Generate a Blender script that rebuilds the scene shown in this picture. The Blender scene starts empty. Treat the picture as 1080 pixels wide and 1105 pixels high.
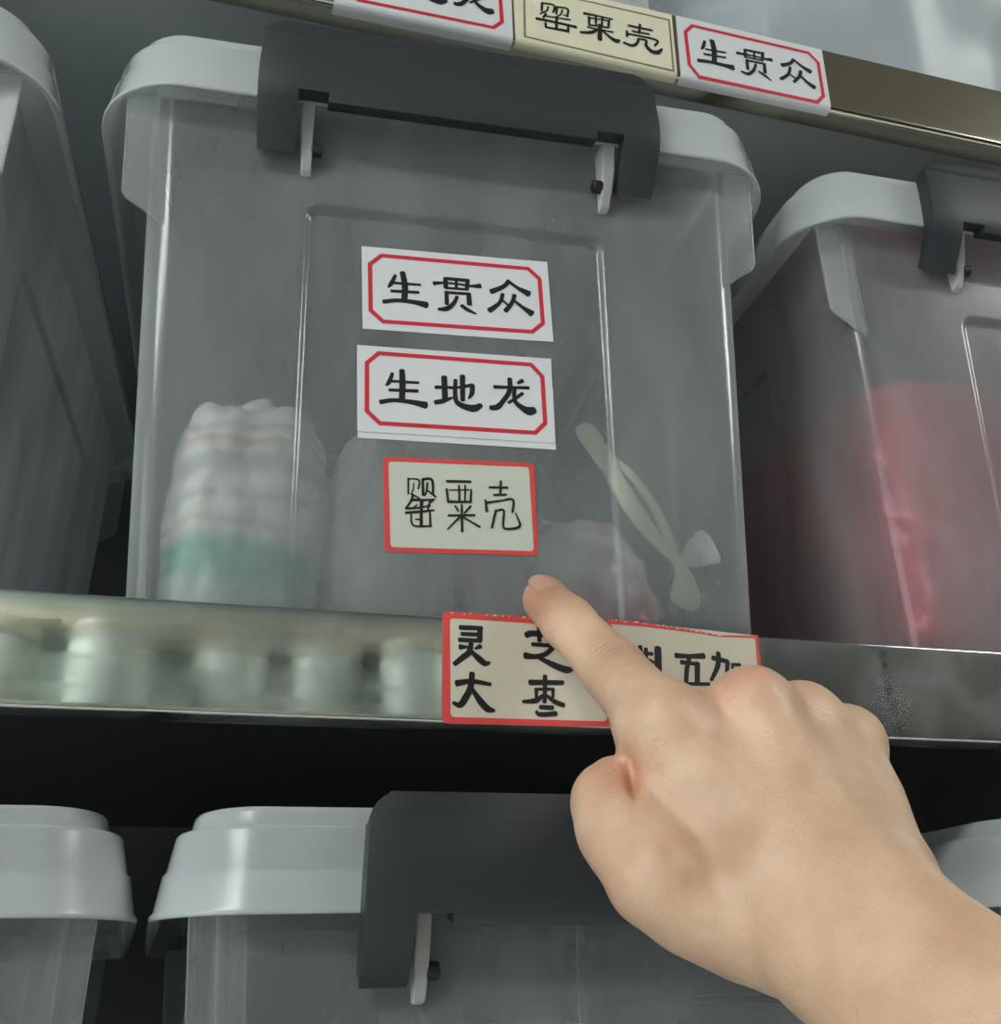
import bpy, bmesh, math, random
import numpy as np
from mathutils import Vector, Matrix, noise

S = bpy.context.scene
COL = S.collection

# ------------------------------------------------------------------ camera, world, lamps, exposure
cam_data = bpy.data.cameras.new('camera')
cam = bpy.data.objects.new('camera', cam_data)
COL.objects.link(cam)
cam.matrix_world = Matrix((
    (0.9574850, -0.0879600, -0.2747464, -0.056679),
    (-0.2869404, -0.3887463, -0.8755236, -0.378762),
    (-0.0297956, 0.9171365, -0.3974580, -0.127695),
    (0, 0, 0, 1)))
cam_data.sensor_fit = 'HORIZONTAL'
cam_data.sensor_width = 36.0
cam_data.lens = 39.5280
cam_data.clip_start = 0.01
cam_data.dof.use_dof = False
S.camera = cam

world = bpy.data.worlds.new('world')
S.world = world
world.use_nodes = True
wb = world.node_tree.nodes['Background']
wb.inputs[0].default_value = (0.80, 0.90, 0.92, 1)
wb.inputs[1].default_value = 0.25

S.view_settings.view_transform = 'Standard'
S.view_settings.look = 'None'
S.view_settings.gamma = 1.0
S.view_settings.use_curve_mapping = False
S.view_settings.exposure = 0.46
try:
    S.cycles.transparent_max_bounces = 32
    S.cycles.max_bounces = 10
    S.cycles.caustics_reflective = False
    S.cycles.caustics_refractive = False
except Exception:
    pass

LAMP_POWER = 19.0          # emission strength of the ceiling lamps' diffusers
LAMPS = [(-1.55, -1.72, 1.4, 0.52), (2.40, -1.42, 1.4, 0.60)]
FILL_WINDOW_LIGHT = 3.0       # glow of a window added in the end wall as fill light

# ------------------------------------------------------------------ helpers
def tag(o, label=None, cat=None, group=None, kind=None):
    if label: o['label'] = label
    if cat: o['category'] = cat
    if group: o['group'] = group
    if kind: o['kind'] = kind
    return o

def empty(name, loc=(0, 0, 0), rz=0.0):
    o = bpy.data.objects.new(name, None)
    o.empty_display_size = 0.02
    COL.objects.link(o)
    o.location = loc
    o.rotation_euler = (0, 0, rz)
    return o

def mesh_obj(name, verts, faces, mat, parent=None, smooth=False):
    me = bpy.data.meshes.new(name)
    me.from_pydata([tuple(v) for v in verts], [], faces)
    me.update()
    if mat: me.materials.append(mat)
    o = bpy.data.objects.new(name, me)
    COL.objects.link(o)
    if parent: o.parent = parent
    if smooth:
        me.polygons.foreach_set('use_smooth', [True] * len(me.polygons))
    return o

def fix_normals(o):
    bm = bmesh.new(); bm.from_mesh(o.data)
    bmesh.ops.recalc_face_normals(bm, faces=bm.faces)
    bm.to_mesh(o.data); bm.free()

def bm_obj(name, bm, mat, parent=None, smooth=False):
    me = bpy.data.meshes.new(name)
    bm.to_mesh(me); bm.free()
    if mat: me.materials.append(mat)
    o = bpy.data.objects.new(name, me)
    COL.objects.link(o)
    if parent: o.parent = parent
    if smooth:
        me.polygons.foreach_set('use_smooth', [True] * len(me.polygons))
    return o

def box_verts(x0, x1, y0, y1, z0, z1):
    v = [(x0, y0, z0), (x1, y0, z0), (x1, y1, z0), (x0, y1, z0), (x0, y0, z1), (x1, y0, z1), (x1, y1, z1), (x0, y1, z1)]
    f = [(0, 3, 2, 1), (4, 5, 6, 7), (0, 1, 5, 4), (1, 2, 6, 5), (2, 3, 7, 6), (3, 0, 4, 7)]
    return v, f

def add_bevel(o, w, seg=2, angle=0.6):
    m = o.modifiers.new('bevel', 'BEVEL'); m.width = w; m.segments = seg
    m.limit_method = 'ANGLE'; m.angle_limit = angle
    return m

def copy_tree(o, parent=None):
    c = o.copy(); COL.objects.link(c)
    if parent:
        c.parent = parent
        c.matrix_parent_inverse = o.matrix_parent_inverse
    for ch in list(o.children):
        copy_tree(ch, c)
    return c

# ------------------------------------------------------------------ materials
def new_mat(name):
    m = bpy.data.materials.new(name); m.use_nodes = True
    nt = m.node_tree; nt.nodes.clear()
    out = nt.nodes.new('ShaderNodeOutputMaterial')
    return m, nt, out

def N(nt, t, **kw):
    n = nt.nodes.new(t)
    for k, v in kw.items():
        if k in n.inputs: n.inputs[k].default_value = v
        else: setattr(n, k, v)
    return n

def principled(name, col, rough=0.5, metal=0.0, spec=0.5, bump=None, var=None):
    m, nt, out = new_mat(name)
    p = N(nt, 'ShaderNodeBsdfPrincipled')
    p.inputs['Base Color'].default_value = (*col, 1)
    p.inputs['Roughness'].default_value = rough
    p.inputs['Metallic'].default_value = metal
    p.inputs['Specular IOR Level'].default_value = spec
    nt.links.new(p.outputs[0], out.inputs[0])
    tc = N(nt, 'ShaderNodeTexCoord')
    if var:
        sc, amt = var
        no = N(nt, 'ShaderNodeTexNoise'); no.inputs['Scale'].default_value = sc; no.inputs['Detail'].default_value = 4
        nt.links.new(tc.outputs['Object'], no.inputs['Vector'])
        mx = N(nt, 'ShaderNodeMix', data_type='RGBA')
        mx.inputs[6].default_value = (*[c * (1 - amt) for c in col], 1)
        mx.inputs[7].default_value = (*[min(1, c * (1 + amt)) for c in col], 1)
        nt.links.new(no.outputs['Fac'], mx.inputs[0])
        nt.links.new(mx.outputs[2], p.inputs['Base Color'])
    if bump:
        sc, st = bump
        no = N(nt, 'ShaderNodeTexNoise'); no.inputs['Scale'].default_value = sc; no.inputs['Detail'].default_value = 3
        nt.links.new(tc.outputs['Object'], no.inputs['Vector'])
        bp = N(nt, 'ShaderNodeBump'); bp.inputs['Strength'].default_value = st; bp.inputs['Distance'].default_value = 0.001
        nt.links.new(no.outputs['Fac'], bp.inputs['Height'])
        nt.links.new(bp.outputs[0], p.inputs['Normal'])
    return m

def film(name, col, alpha, rough=0.15, gloss=1.0, trans=0.35, bump=None, colvar=None, cloud=None):
    """thin translucent plastic: a share passes straight through, the rest scatters; glossy by Fresnel"""
    m, nt, out = new_mat(name)
    L = nt.links.new
    tc = N(nt, 'ShaderNodeTexCoord')
    tr = N(nt, 'ShaderNodeBsdfTransparent')
    df = N(nt, 'ShaderNodeBsdfDiffuse'); df.inputs[0].default_value = (*col, 1)
    tl = N(nt, 'ShaderNodeBsdfTranslucent'); tl.inputs[0].default_value = (*col, 1)
    sc = N(nt, 'ShaderNodeMixShader'); sc.inputs[0].default_value = trans
    L(df.outputs[0], sc.inputs[1]); L(tl.outputs[0], sc.inputs[2])
    a = N(nt, 'ShaderNodeMixShader')
    # a sheet seen at a slant is crossed over a longer way: 1 - (1 - alpha) ** (1 / cos)
    lw = N(nt, 'ShaderNodeLayerWeight'); lw.inputs[0].default_value = 0.5
    co = N(nt, 'ShaderNodeMath', operation='SUBTRACT'); co.inputs[0].default_value = 1.0; L(lw.outputs['Facing'], co.inputs[1])
    cm = N(nt, 'ShaderNodeMath', operation='MAXIMUM'); cm.inputs[1].default_value = 0.2; L(co.outputs[0], cm.inputs[0])
    iv = N(nt, 'ShaderNodeMath', operation='DIVIDE'); iv.inputs[0].default_value = 1.0; L(cm.outputs[0], iv.inputs[1])
    pw = N(nt, 'ShaderNodeMath', operation='POWER'); pw.inputs[0].default_value = 1 - alpha; L(iv.outputs[0], pw.inputs[1])
    al = N(nt, 'ShaderNodeMath', operation='SUBTRACT'); al.inputs[0].default_value = 1.0; L(pw.outputs[0], al.inputs[1])
    if cloud:       # uneven milkiness and scuffs, drawn out along the height of the wall
        mp = N(nt, 'ShaderNodeMapping'); mp.inputs['Scale'].default_value = (1, 1, 0.35); L(tc.outputs['Object'], mp.inputs[0])
        cn = N(nt, 'ShaderNodeTexNoise'); cn.inputs['Scale'].default_value = cloud[0]; cn.inputs['Detail'].default_value = 4; L(mp.outputs[0], cn.inputs['Vector'])
        cr = N(nt, 'ShaderNodeMapRange'); cr.inputs['From Min'].default_value = 0.3; cr.inputs['From Max'].default_value = 0.7
        cr.inputs['To Min'].default_value = 1 - cloud[1]; cr.inputs['To Max'].default_value = 1 + cloud[1]; L(cn.outputs['Fac'], cr.inputs[0])
        cx = N(nt, 'ShaderNodeMath', operation='MULTIPLY'); cx.use_clamp = True; L(al.outputs[0], cx.inputs[0]); L(cr.outputs[0], cx.inputs[1])
        L(cx.outputs[0], a.inputs[0])
    else:
        L(al.outputs[0], a.inputs[0])
    L(tr.outputs[0], a.inputs[1]); L(sc.outputs[0], a.inputs[2])
    gl = N(nt, 'ShaderNodeBsdfGlossy'); gl.inputs['Roughness'].default_value = rough
    fr = N(nt, 'ShaderNodeFresnel'); fr.inputs[0].default_value = 1.45
    ml = N(nt, 'ShaderNodeMath', operation='MULTIPLY'); ml.inputs[1].default_value = gloss
    L(fr.outputs[0], ml.inputs[0])
    g = N(nt, 'ShaderNodeMixShader')
    L(ml.outputs[0], g.inputs[0]); L(a.outputs[0], g.inputs[1]); L(gl.outputs[0], g.inputs[2])
    L(g.outputs[0], out.inputs[0])
    if colvar:
        s, c2 = colvar
        no = N(nt, 'ShaderNodeTexNoise'); no.inputs['Scale'].default_value = s; no.inputs['Detail'].default_value = 3
        L(tc.outputs['Object'], no.inputs['Vector'])
        rmp = N(nt, 'ShaderNodeValToRGB')
        rmp.color_ramp.elements[0].position = 0.4; rmp.color_ramp.elements[0].color = (*col, 1)
        rmp.color_ramp.elements[1].position = 0.62; rmp.color_ramp.elements[1].color = (*c2, 1)
        L(no.outputs['Fac'], rmp.inputs[0])
        L(rmp.outputs[0], df.inputs[0]); L(rmp.outputs[0], tl.inputs[0])
    if bump:
        s, st = bump
        no = N(nt, 'ShaderNodeTexNoise'); no.inputs['Scale'].default_value = s; no.inputs['Detail'].default_value = 2
        L(tc.outputs['Object'], no.inputs['Vector'])
        bp = N(nt, 'ShaderNodeBump'); bp.inputs['Strength'].default_value = st; bp.inputs['Distance'].default_value = 0.002
        L(no.outputs['Fac'], bp.inputs['Height'])
        L(bp.outputs[0], gl.inputs['Normal'])
    return m

M = {}
M['tub'] = film('frosted_plastic_body', (0.82, 0.88, 0.87), 0.275, rough=0.17, gloss=0.9, trans=0.5, cloud=(24, 0.22))
M['lid'] = film('milky_plastic_lid', (0.86, 0.92, 0.92), 0.62, rough=0.22, gloss=0.9, trans=0.45)
M['fin'] = film('milky_plastic_fin', (0.82, 0.87, 0.84), 0.17, rough=0.3, gloss=0.7, trans=0.4)
M['bracket'] = film('milky_plastic_bracket', (0.85, 0.85, 0.83), 0.60, rough=0.3, gloss=0.8, trans=0.4)
M['handle'] = principled('black_handle_plastic', (0.023, 0.027, 0.030), 0.48, spec=0.5, bump=(900, 0.05))
M['pin'] = principled('black_pin_plastic', (0.008, 0.008, 0.008), 0.5)
M['paper'] = principled('white_label_paper', (0.60, 0.60, 0.605), 0.65, spec=0.3, var=(30, 0.03))
M['paper_cream'] = principled('cream_label_paper', (0.51, 0.52, 0.44), 0.6, spec=0.3, var=(40, 0.05))
M['paper_yellow'] = principled('yellowed_label_paper', (0.66, 0.62, 0.46), 0.6, spec=0.3, var=(60, 0.10))
M['paper_grubby'] = principled('grubby_label_paper', (0.55, 0.50, 0.40), 0.55, spec=0.3, var=(45, 0.08))
M['red'] = principled('red_print', (0.52, 0.025, 0.045), 0.5, spec=0.3)
M['red_border'] = principled('red_sticker_border', (0.60, 0.06, 0.055), 0.45, spec=0.4)
M['brown_print'] = principled('brown_print', (0.22, 0.16, 0.12), 0.6, spec=0.2)
M['ink'] = principled('black_ink', (0.012, 0.012, 0.014), 0.5, spec=0.3)
M['pen'] = principled('black_pen', (0.018, 0.018, 0.016), 0.5, spec=0.2)
M['tear'] = principled('torn_paper_edge', (0.8, 0.72, 0.68), 0.8)

def steel_mat():
    m, nt, out = new_mat('smudged_stainless_steel')
    L = nt.links.new
    tc = N(nt, 'ShaderNodeTexCoord')
    mp = N(nt, 'ShaderNodeMapping'); mp.inputs['Scale'].default_value = (4, 40, 40)
    L(tc.outputs['Object'], mp.inputs[0])
    no = N(nt, 'ShaderNodeTexNoise'); no.inputs['Scale'].default_value = 3; no.inputs['Detail'].default_value = 6
    L(mp.outputs[0], no.inputs['Vector'])
    p = N(nt, 'ShaderNodeBsdfPrincipled'); p.inputs['Metallic'].default_value = 1
    rr = N(nt, 'ShaderNodeMapRange'); rr.inputs['From Min'].default_value = 0.35; rr.inputs['From Max'].default_value = 0.75
    rr.inputs['To Min'].default_value = 0.015; rr.inputs['To Max'].default_value = 0.14
    L(no.outputs['Fac'], rr.inputs[0]); L(rr.outputs[0], p.inputs['Roughness'])
    p.inputs['Base Color'].default_value = (0.62, 0.63, 0.60, 1)
    n2 = N(nt, 'ShaderNodeTexNoise'); n2.inputs['Scale'].default_value = 14; n2.inputs['Detail'].default_value = 2
    L(tc.outputs['Object'], n2.inputs['Vector'])
    bp = N(nt, 'ShaderNodeBump'); bp.inputs['Strength'].default_value = 0.04; bp.inputs['Distance'].default_value = 0.004
    L(n2.outputs['Fac'], bp.inputs['Height']); L(bp.outputs[0], p.inputs['Normal'])
    # dull smudges and a dusting of white powder on the sheet
    du = N(nt, 'ShaderNodeBsdfDiffuse'); du.inputs[0].default_value = (0.45, 0.47, 0.44, 1)
    n3 = N(nt, 'ShaderNodeTexNoise'); n3.inputs['Scale'].default_value = 22; n3.inputs['Detail'].default_value = 8; n3.inputs['Roughness'].default_value = 0.65
    L(tc.outputs['Object'], n3.inputs['Vector'])
    r3 = N(nt, 'ShaderNodeMapRange'); r3.inputs['From Min'].default_value = 0.5; r3.inputs['From Max'].default_value = 0.8
    r3.inputs['To Min'].default_value = 0.02; r3.inputs['To Max'].default_value = 0.30
    L(n3.outputs['Fac'], r3.inputs[0])
    # powder patch: fine speckle near one spot of the lip
    sp = N(nt, 'ShaderNodeVectorMath', operation='DISTANCE'); sp.inputs[1].default_value = (0.2265, 0.0, -0.0265)
    L(tc.outputs['Object'], sp.inputs[0])
    r4 = N(nt, 'ShaderNodeMapRange'); r4.inputs['From Min'].default_value = 0.0; r4.inputs['From Max'].default_value = 0.024; r4.interpolation_type = 'SMOOTHSTEP'
    r4.inputs['To Min'].default_value = 1; r4.inputs['To Max'].default_value = 0
    L(sp.outputs['Value'], r4.inputs[0])
    n4 = N(nt, 'ShaderNodeTexNoise'); n4.inputs['Scale'].default_value = 1500; n4.inputs['Detail'].default_value = 2
    L(tc.outputs['Object'], n4.inputs['Vector'])
    r5 = N(nt, 'ShaderNodeMapRange'); r5.inputs['From Min'].default_value = 0.50; r5.inputs['From Max'].default_value = 0.75; r5.inputs['To Max'].default_value = 0.75
    L(n4.outputs['Fac'], r5.inputs[0])
    mu = N(nt, 'ShaderNodeMath', operation='MULTIPLY'); L(r4.outputs[0], mu.inputs[0]); L(r5.outputs[0], mu.inputs[1])
    ad = N(nt, 'ShaderNodeMath', operation='ADD'); ad.use_clamp = True
    L(mu.outputs[0], ad.inputs[0]); L(r3.outputs[0], ad.inputs[1])
    mx = N(nt, 'ShaderNodeMixShader')
    L(ad.outputs[0], mx.inputs[0]); L(p.outputs[0], mx.inputs[1]); L(du.outputs[0], mx.inputs[2])
    L(mx.outputs[0], out.inputs[0])
    return m
M['steel'] = steel_mat()
M['steel_deck'] = principled('shade_tone_steel_deck', (0.20, 0.20, 0.19), 0.35, metal=0.3, var=(8, 0.15))  # deck colour darkened to stand in for the gloom mirrored underneath
M['lit_deck'] = principled('lit_tone_steel_deck', (0.66, 0.72, 0.74), 0.40, metal=0.0, var=(8, 0.08))  # upper deck in lighter colour, standing for light mirrored in its underside
M['steel_olive'] = principled('dull_olive_steel', (0.58, 0.56, 0.45), 0.16, metal=1.0, var=(10, 0.10), bump=(12, 0.06))

def skin_mat():
    m, nt, out = new_mat('skin')
    L = nt.links.new
    tc = N(nt, 'ShaderNodeTexCoord')
    p = N(nt, 'ShaderNodeBsdfPrincipled')
    p.inputs['Roughness'].default_value = 0.42
    p.inputs['Specular IOR Level'].default_value = 0.5
    p.inputs['Subsurface Weight'].default_value = 0.22
    p.inputs['Subsurface Radius'].default_value = (1.0, 0.35, 0.2)
    p.inputs['Subsurface Scale'].default_value = 0.006
    n1 = N(nt, 'ShaderNodeTexNoise'); n1.inputs['Scale'].default_value = 55; n1.inputs['Detail'].default_value = 5
    L(tc.outputs['Object'], n1.inputs['Vector'])
    r1 = N(nt, 'ShaderNodeValToRGB')
    e = r1.color_ramp.elements
    e[0].position = 0.32; e[0].color = (0.57, 0.355, 0.225, 1)
    e[1].position = 0.68; e[1].color = (0.70, 0.475, 0.315, 1)
    L(n1.outputs['Fac'], r1.inputs[0])
    last = r1.outputs[0]
    # redder skin over the fingertip, the knuckle web and the thumb joint; shade tinted into the thumb hollow
    for (c, rad, amt, col) in REDNESS_AND_SHADE:
        d = N(nt, 'ShaderNodeVectorMath', operation='DISTANCE'); d.inputs[1].default_value = c
        L(tc.outputs['Object'], d.inputs[0])
        r = N(nt, 'ShaderNodeMapRange', interpolation_type='SMOOTHSTEP'); r.inputs['From Min'].default_value = 0; r.inputs['From Max'].default_value = rad
        r.inputs['To Min'].default_value = amt; r.inputs['To Max'].default_value = 0
        L(d.outputs['Value'], r.inputs[0])
        mx = N(nt, 'ShaderNodeMix', data_type='RGBA'); mx.inputs[7].default_value = (*col, 1)
        L(r.outputs[0], mx.inputs[0]); L(last, mx.inputs[6]); last = mx.outputs[2]
    L(last, p.inputs['Base Color'])
    # fine skin relief
    v = N(nt, 'ShaderNodeTexVoronoi'); v.inputs['Scale'].default_value = 900
    L(tc.outputs['Object'], v.inputs['Vector'])
    n2 = N(nt, 'ShaderNodeTexNoise'); n2.inputs['Scale'].default_value = 240; n2.inputs['Detail'].default_value = 4
    L(tc.outputs['Object'], n2.inputs['Vector'])
    ad = N(nt, 'ShaderNodeMath', operation='MULTIPLY_ADD'); ad.inputs[1].default_value = 0.25
    L(v.outputs['Distance'], ad.inputs[0]); L(n2.outputs['Fac'], ad.inputs[2])
    hgt = ad.outputs[0]
    nw = N(nt, 'ShaderNodeTexNoise'); nw.inputs['Scale'].default_value = 130; L(tc.outputs['Object'], nw.inputs['Vector'])
    wob = N(nt, 'ShaderNodeVectorMath', operation='MULTIPLY_ADD'); wob.inputs[1].default_value = (0.0035,) * 3
    L(nw.outputs['Color'], wob.inputs[0]); L(tc.outputs['Object'], wob.inputs[2])
    def gauss(src, w):
        dv = N(nt, 'ShaderNodeMath', operation='DIVIDE'); dv.inputs[1].default_value = w; L(src, dv.inputs[0])
        sq = N(nt, 'ShaderNodeMath', operation='MULTIPLY'); L(dv.outputs[0], sq.inputs[0]); L(dv.outputs[0], sq.inputs[1])
        ng = N(nt, 'ShaderNodeMath', operation='MULTIPLY'); ng.inputs[1].default_value = -1; L(sq.outputs[0], ng.inputs[0])
        ex = N(nt, 'ShaderNodeMath', operation='EXPONENT'); L(ng.outputs[0], ex.inputs[0]); return ex.outputs[0]
    for pt, axs, w, amt, ctr, rad in WRINKLES:
        o_ = 0.00175
        sb_ = N(nt, 'ShaderNodeVectorMath', operation='SUBTRACT'); sb_.inputs[1].default_value = tuple(v + o_ for v in pt); L(wob.outputs[0], sb_.inputs[0])
        dt = N(nt, 'ShaderNodeVectorMath', operation='DOT_PRODUCT'); dt.inputs[1].default_value = axs; L(sb_.outputs[0], dt.inputs[0])
        ds = N(nt, 'ShaderNodeVectorMath', operation='DISTANCE'); ds.inputs[1].default_value = ctr; L(tc.outputs['Object'], ds.inputs[0])
        mu = N(nt, 'ShaderNodeMath', operation='MULTIPLY'); L(gauss(dt.outputs['Value'], w), mu.inputs[0]); L(gauss(ds.outputs['Value'], rad), mu.inputs[1])
        ma = N(nt, 'ShaderNodeMath', operation='MULTIPLY_ADD'); ma.inputs[1].default_value = -1.1 * amt; L(mu.outputs[0], ma.inputs[0]); L(hgt, ma.inputs[2]); hgt = ma.outputs[0]
    bp = N(nt, 'ShaderNodeBump'); bp.inputs['Strength'].default_value = 0.45; bp.inputs['Distance'].default_value = 0.0009
    L(hgt, bp.inputs['Height']); L(bp.outputs[0], p.inputs['Normal'])
    L(p.outputs[0], out.inputs[0])
    return m
REDNESS_AND_SHADE = [((0.0755, -0.0110, 0.0065), 0.026, 0.85, (0.40, 0.19, 0.115)),
           ((0.1130, -0.0790, -0.0400), 0.022, 0.70, (0.60, 0.29, 0.20)),
           ((0.0800, -0.0620, -0.0700), 0.020, 0.75, (0.60, 0.28, 0.17)),
           ((0.0885, -0.0430, -0.0250), 0.020, 0.60, (0.47, 0.26, 0.165)),
           ((0.1420, -0.0720, -0.0420), 0.016, 0.40, (0.60, 0.33, 0.24)),
           ((0.0955, -0.0880, -0.0900), 0.024, 0.60, (0.43, 0.25, 0.15))]  # this brown tint paints shade into the hollow beside the thumb
# finger-joint wrinkles: (point on the line, axis across it, half width, depth, centre, reach)
_ax = (-0.16, 0.58, 0.80)
WRINKLES = [((0.0818 + _ax[0] * t, -0.0443 + _ax[1] * t, -0.0205 + _ax[2] * t), _ax, w, a, (0.0818, -0.0443, -0.0205), 0.0115)
            for t, w, a in ((-0.0072, .0005, .5), (-0.0050, .0004, .7), (-0.0020, .0007, 1.1), (0.0002, .0004, .6), (0.0030, .0006, 1.1), (0.0052, .0004, .6), (0.0080, .0005, .4))]
M['skin'] = skin_mat()
M['nail'] = principled('fingernail', (0.50, 0.27, 0.20), 0.3, spec=0.5)

def lamp_mat():
    m, nt, out = new_mat('lamp_diffuser')
    e = N(nt, 'ShaderNodeEmission'); e.inputs[0].default_value = (0.97, 1.0, 0.98, 1); e.inputs[1].default_value = LAMP_POWER
    nt.links.new(e.outputs[0], out.inputs[0])
    return m
M['lamp'] = lamp_mat()
def fill_window_mat():
    m, nt, out = new_mat('fill_window_glow')
    e = N(nt, 'ShaderNodeEmission'); e.inputs[0].default_value = (0.86, 0.95, 1.0, 1); e.inputs[1].default_value = FILL_WINDOW_LIGHT
    nt.links.new(e.outputs[0], out.inputs[0])
    return m
M['fill_window'] = fill_window_mat()
M['lamp_case'] = principled('white_lamp_housing', (0.8, 0.8, 0.8), 0.4)
M['wall'] = principled('mint_wall_paint', (0.30, 0.37, 0.35), 0.8, var=(6, 0.06))
M['wall_dim'] = principled('grey_wall_paint', (0.25, 0.25, 0.24), 0.8, var=(6, 0.06))
M['ceiling'] = principled('ceiling_tiles', (0.26, 0.24, 0.20), 0.8, var=(5, 0.08))
M['floor'] = principled('grey_floor_tiles', (0.62, 0.62, 0.59), 0.35, var=(4, 0.12))
M['dark_wood'] = principled('dark_cabinet', (0.022, 0.022, 0.020), 0.4, var=(12, 0.2))
M['jar'] = principled('white_jar_plastic', (0.60, 0.69, 0.62), 0.4)
M['jar_lid'] = principled('cream_jar_lid', (0.62, 0.60, 0.47), 0.4)
M['back_panel'] = principled('dark_back_panel', (0.22, 0.22, 0.21), 0.6, var=(9, 0.3))

# ------------------------------------------------------------------ the shop room
def plane(name, pts, mat):
    o = mesh_obj(name, pts, [(0, 1, 2, 3)], mat)
    return tag(o, kind='structure')
RX0, RX1, RY0, RY1, RZ0, RZ1 = -3.0, 3.2, -3.6, 0.62, -1.35, 1.45
plane('floor', [(RX0, RY0, RZ0), (RX1, RY0, RZ0), (RX1, RY1, RZ0), (RX0, RY1, RZ0)], M['floor'])
plane('ceiling', [(RX0, RY0, RZ1), (RX0, RY1, RZ1), (RX1, RY1, RZ1), (RX1, RY0, RZ1)], M['ceiling'])
plane('wall_rear', [(RX0, RY1, RZ0), (RX1, RY1, RZ0), (RX1, RY1, RZ1), (RX0, RY1, RZ1)], M['wall_dim'])
plane('wall_front', [(RX0, RY0, RZ0), (RX0, RY0, RZ1), (RX1, RY0, RZ1), (RX1, RY0, RZ0)], M['wall'])
plane('wall_left', [(RX0, RY0, RZ0), (RX0, RY1, RZ0), (RX0, RY1, RZ1), (RX0, RY0, RZ1)], M['wall'])
plane('wall_right', [(RX1, RY0, RZ0), (RX1, RY0, RZ1), (RX1, RY1, RZ1), (RX1, RY1, RZ0)], M['wall_dim'])

v, f = box_verts(RX0 + 0.001, RX0 + 0.012, -3.2, -0.5, -0.9, 1.2)
win = tag(mesh_obj('fill_window_1', v, f, M['fill_window']), kind='structure')  # unseen glowing window, put in to brighten the boxes at the left
for (y0_, y1_, z0_, z1_) in ((-3.26, -3.2, -0.96, 1.26), (-0.5, -0.44, -0.96, 1.26), (-1.88, -1.82, -0.9, 1.2), (-3.2, -0.5, 1.2, 1.26), (-3.2, -0.5, -0.96, -0.9)):
    v, f = box_verts(RX0 + 0.001, RX0 + 0.04, y0_, y1_, z0_, z1_)
    mesh_obj('fill_window_frame', v, f, M['lamp_case'], win)

for i, (lx, ly, lw, ld) in enumerate(LAMPS):
    t = empty('ceiling_light', (lx, ly, RZ1))
    tag(t, ('ceiling light panel over the aisle, at its dark cabinet end', 'ceiling light panel over the aisle, at its jar shelf end')[i == 0],
        'ceiling light')
    v, f = box_verts(-lw / 2, lw / 2, -ld / 2, ld / 2, -0.06, -0.001)
    h = mesh_obj('lamp_housing', v, f, M['lamp_case'], t)
    v, f = box_verts(-lw / 2 + .02, lw / 2 - .02, -ld / 2 + .02, ld / 2 - .02, -0.072, -0.0605)
    mesh_obj('diffuser', v, f, M['lamp'], t)

# opposite side of the aisle: what the polished lip mirrors
def opposite_shelf(x0, x1, z):
    v, f = box_verts(x0, x1, -2.38, -2.02, z - 0.03, z)
    return mesh_obj('wooden_shelf', v, f, M['jar_lid'])
tag(opposite_shelf(-1.7, 0.95, 0.40), 'pale wooden shelf of jars across the aisle, mirrored in the steel lip', 'shelf')
def lathe(prof, n=28):
    v, f = [], []
    for r, z in prof:
        for k in range(n):
            a = 2 * math.pi * k / n
            v.append((r * math.cos(a), r * math.sin(a), z))
    m = len(prof)
    for i in range(m - 1):
        for k in range(n):
            f.append((i * n + k, i * n + (k + 1) % n, (i + 1) * n + (k + 1) % n, (i + 1) * n + k))
    f.append(tuple(reversed(range(n)))); f.append(tuple(range((m - 1) * n, m * n)))
    return v, f
v, f = box_verts(-1.7, 0.95, -2.40, -2.385, 0.10, 0.85)
tag(mesh_obj('back_board', v, f, M['wall']), 'pale green board behind the jars across the aisle', 'board')
jar0 = empty('plastic_jar', (-0.42, -2.12, 0.40))
v, f = lathe([(0.082, 0), (0.088, 0.008), (0.088, 0.175), (0.082, 0.186), (0.076, 0.19)])
mesh_obj('jar_body', v, f, M['jar'], jar0, True)
v, f = lathe([(0.084, 0.1905), (0.084, 0.222), (0.080, 0.225)])
mesh_obj('lid', v, f, M['jar_lid'], jar0, True)
tag(jar0, 'white plastic jar with cream lid across the aisle, mirrored in the steel lip', 'jar', 'jars across the aisle')
for jx in (-0.185, 0.075, 0.29, 0.50, 0.72):
    c = copy_tree(jar0); c.location = (jx, -2.12 - 0.04 * math.sin(jx * 9), 0.40)
v, f = box_verts(-1.7, 0.95, -2.384, -2.30, 0.71, 0.74)
tag(mesh_obj('wooden_shelf', v, f, M['jar_lid']), 'upper pale shelf across the aisle whose hanging tags the steel lip mirrors', 'shelf')
for q, jx in enumerate((-0.20, 0.47)):
    v, f = box_verts(jx - 0.12, jx + 0.12, -2.299, -2.297, 0.690, 0.735)
    tag(mesh_obj('price_tag', v, f, M['jar_lid']), 'cream tag hanging off the upper shelf across the aisle, mirrored in the steel lip', 'tag', 'hanging tags across the aisle')
v, f = box_verts(1.05, 2.9, -2.39, -1.95, RZ0, 0.85)
cab = empty('tall_cabinet', (0, 0, 0))
mesh_obj('carcass', v, f, M['dark_wood'], cab)
for k in range(3):
    v, f = box_verts(1.07 + k * 0.61, 1.66 + k * 0.61, -1.945, -1.925, RZ0 + .05, 0.83)
    d_ = mesh_obj('door', v, f, M['dark_wood'], cab)
tag(cab, 'tall dark cabinet across the aisle, mirrored in the steel lip beside the powder', 'cabinet')

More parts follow.
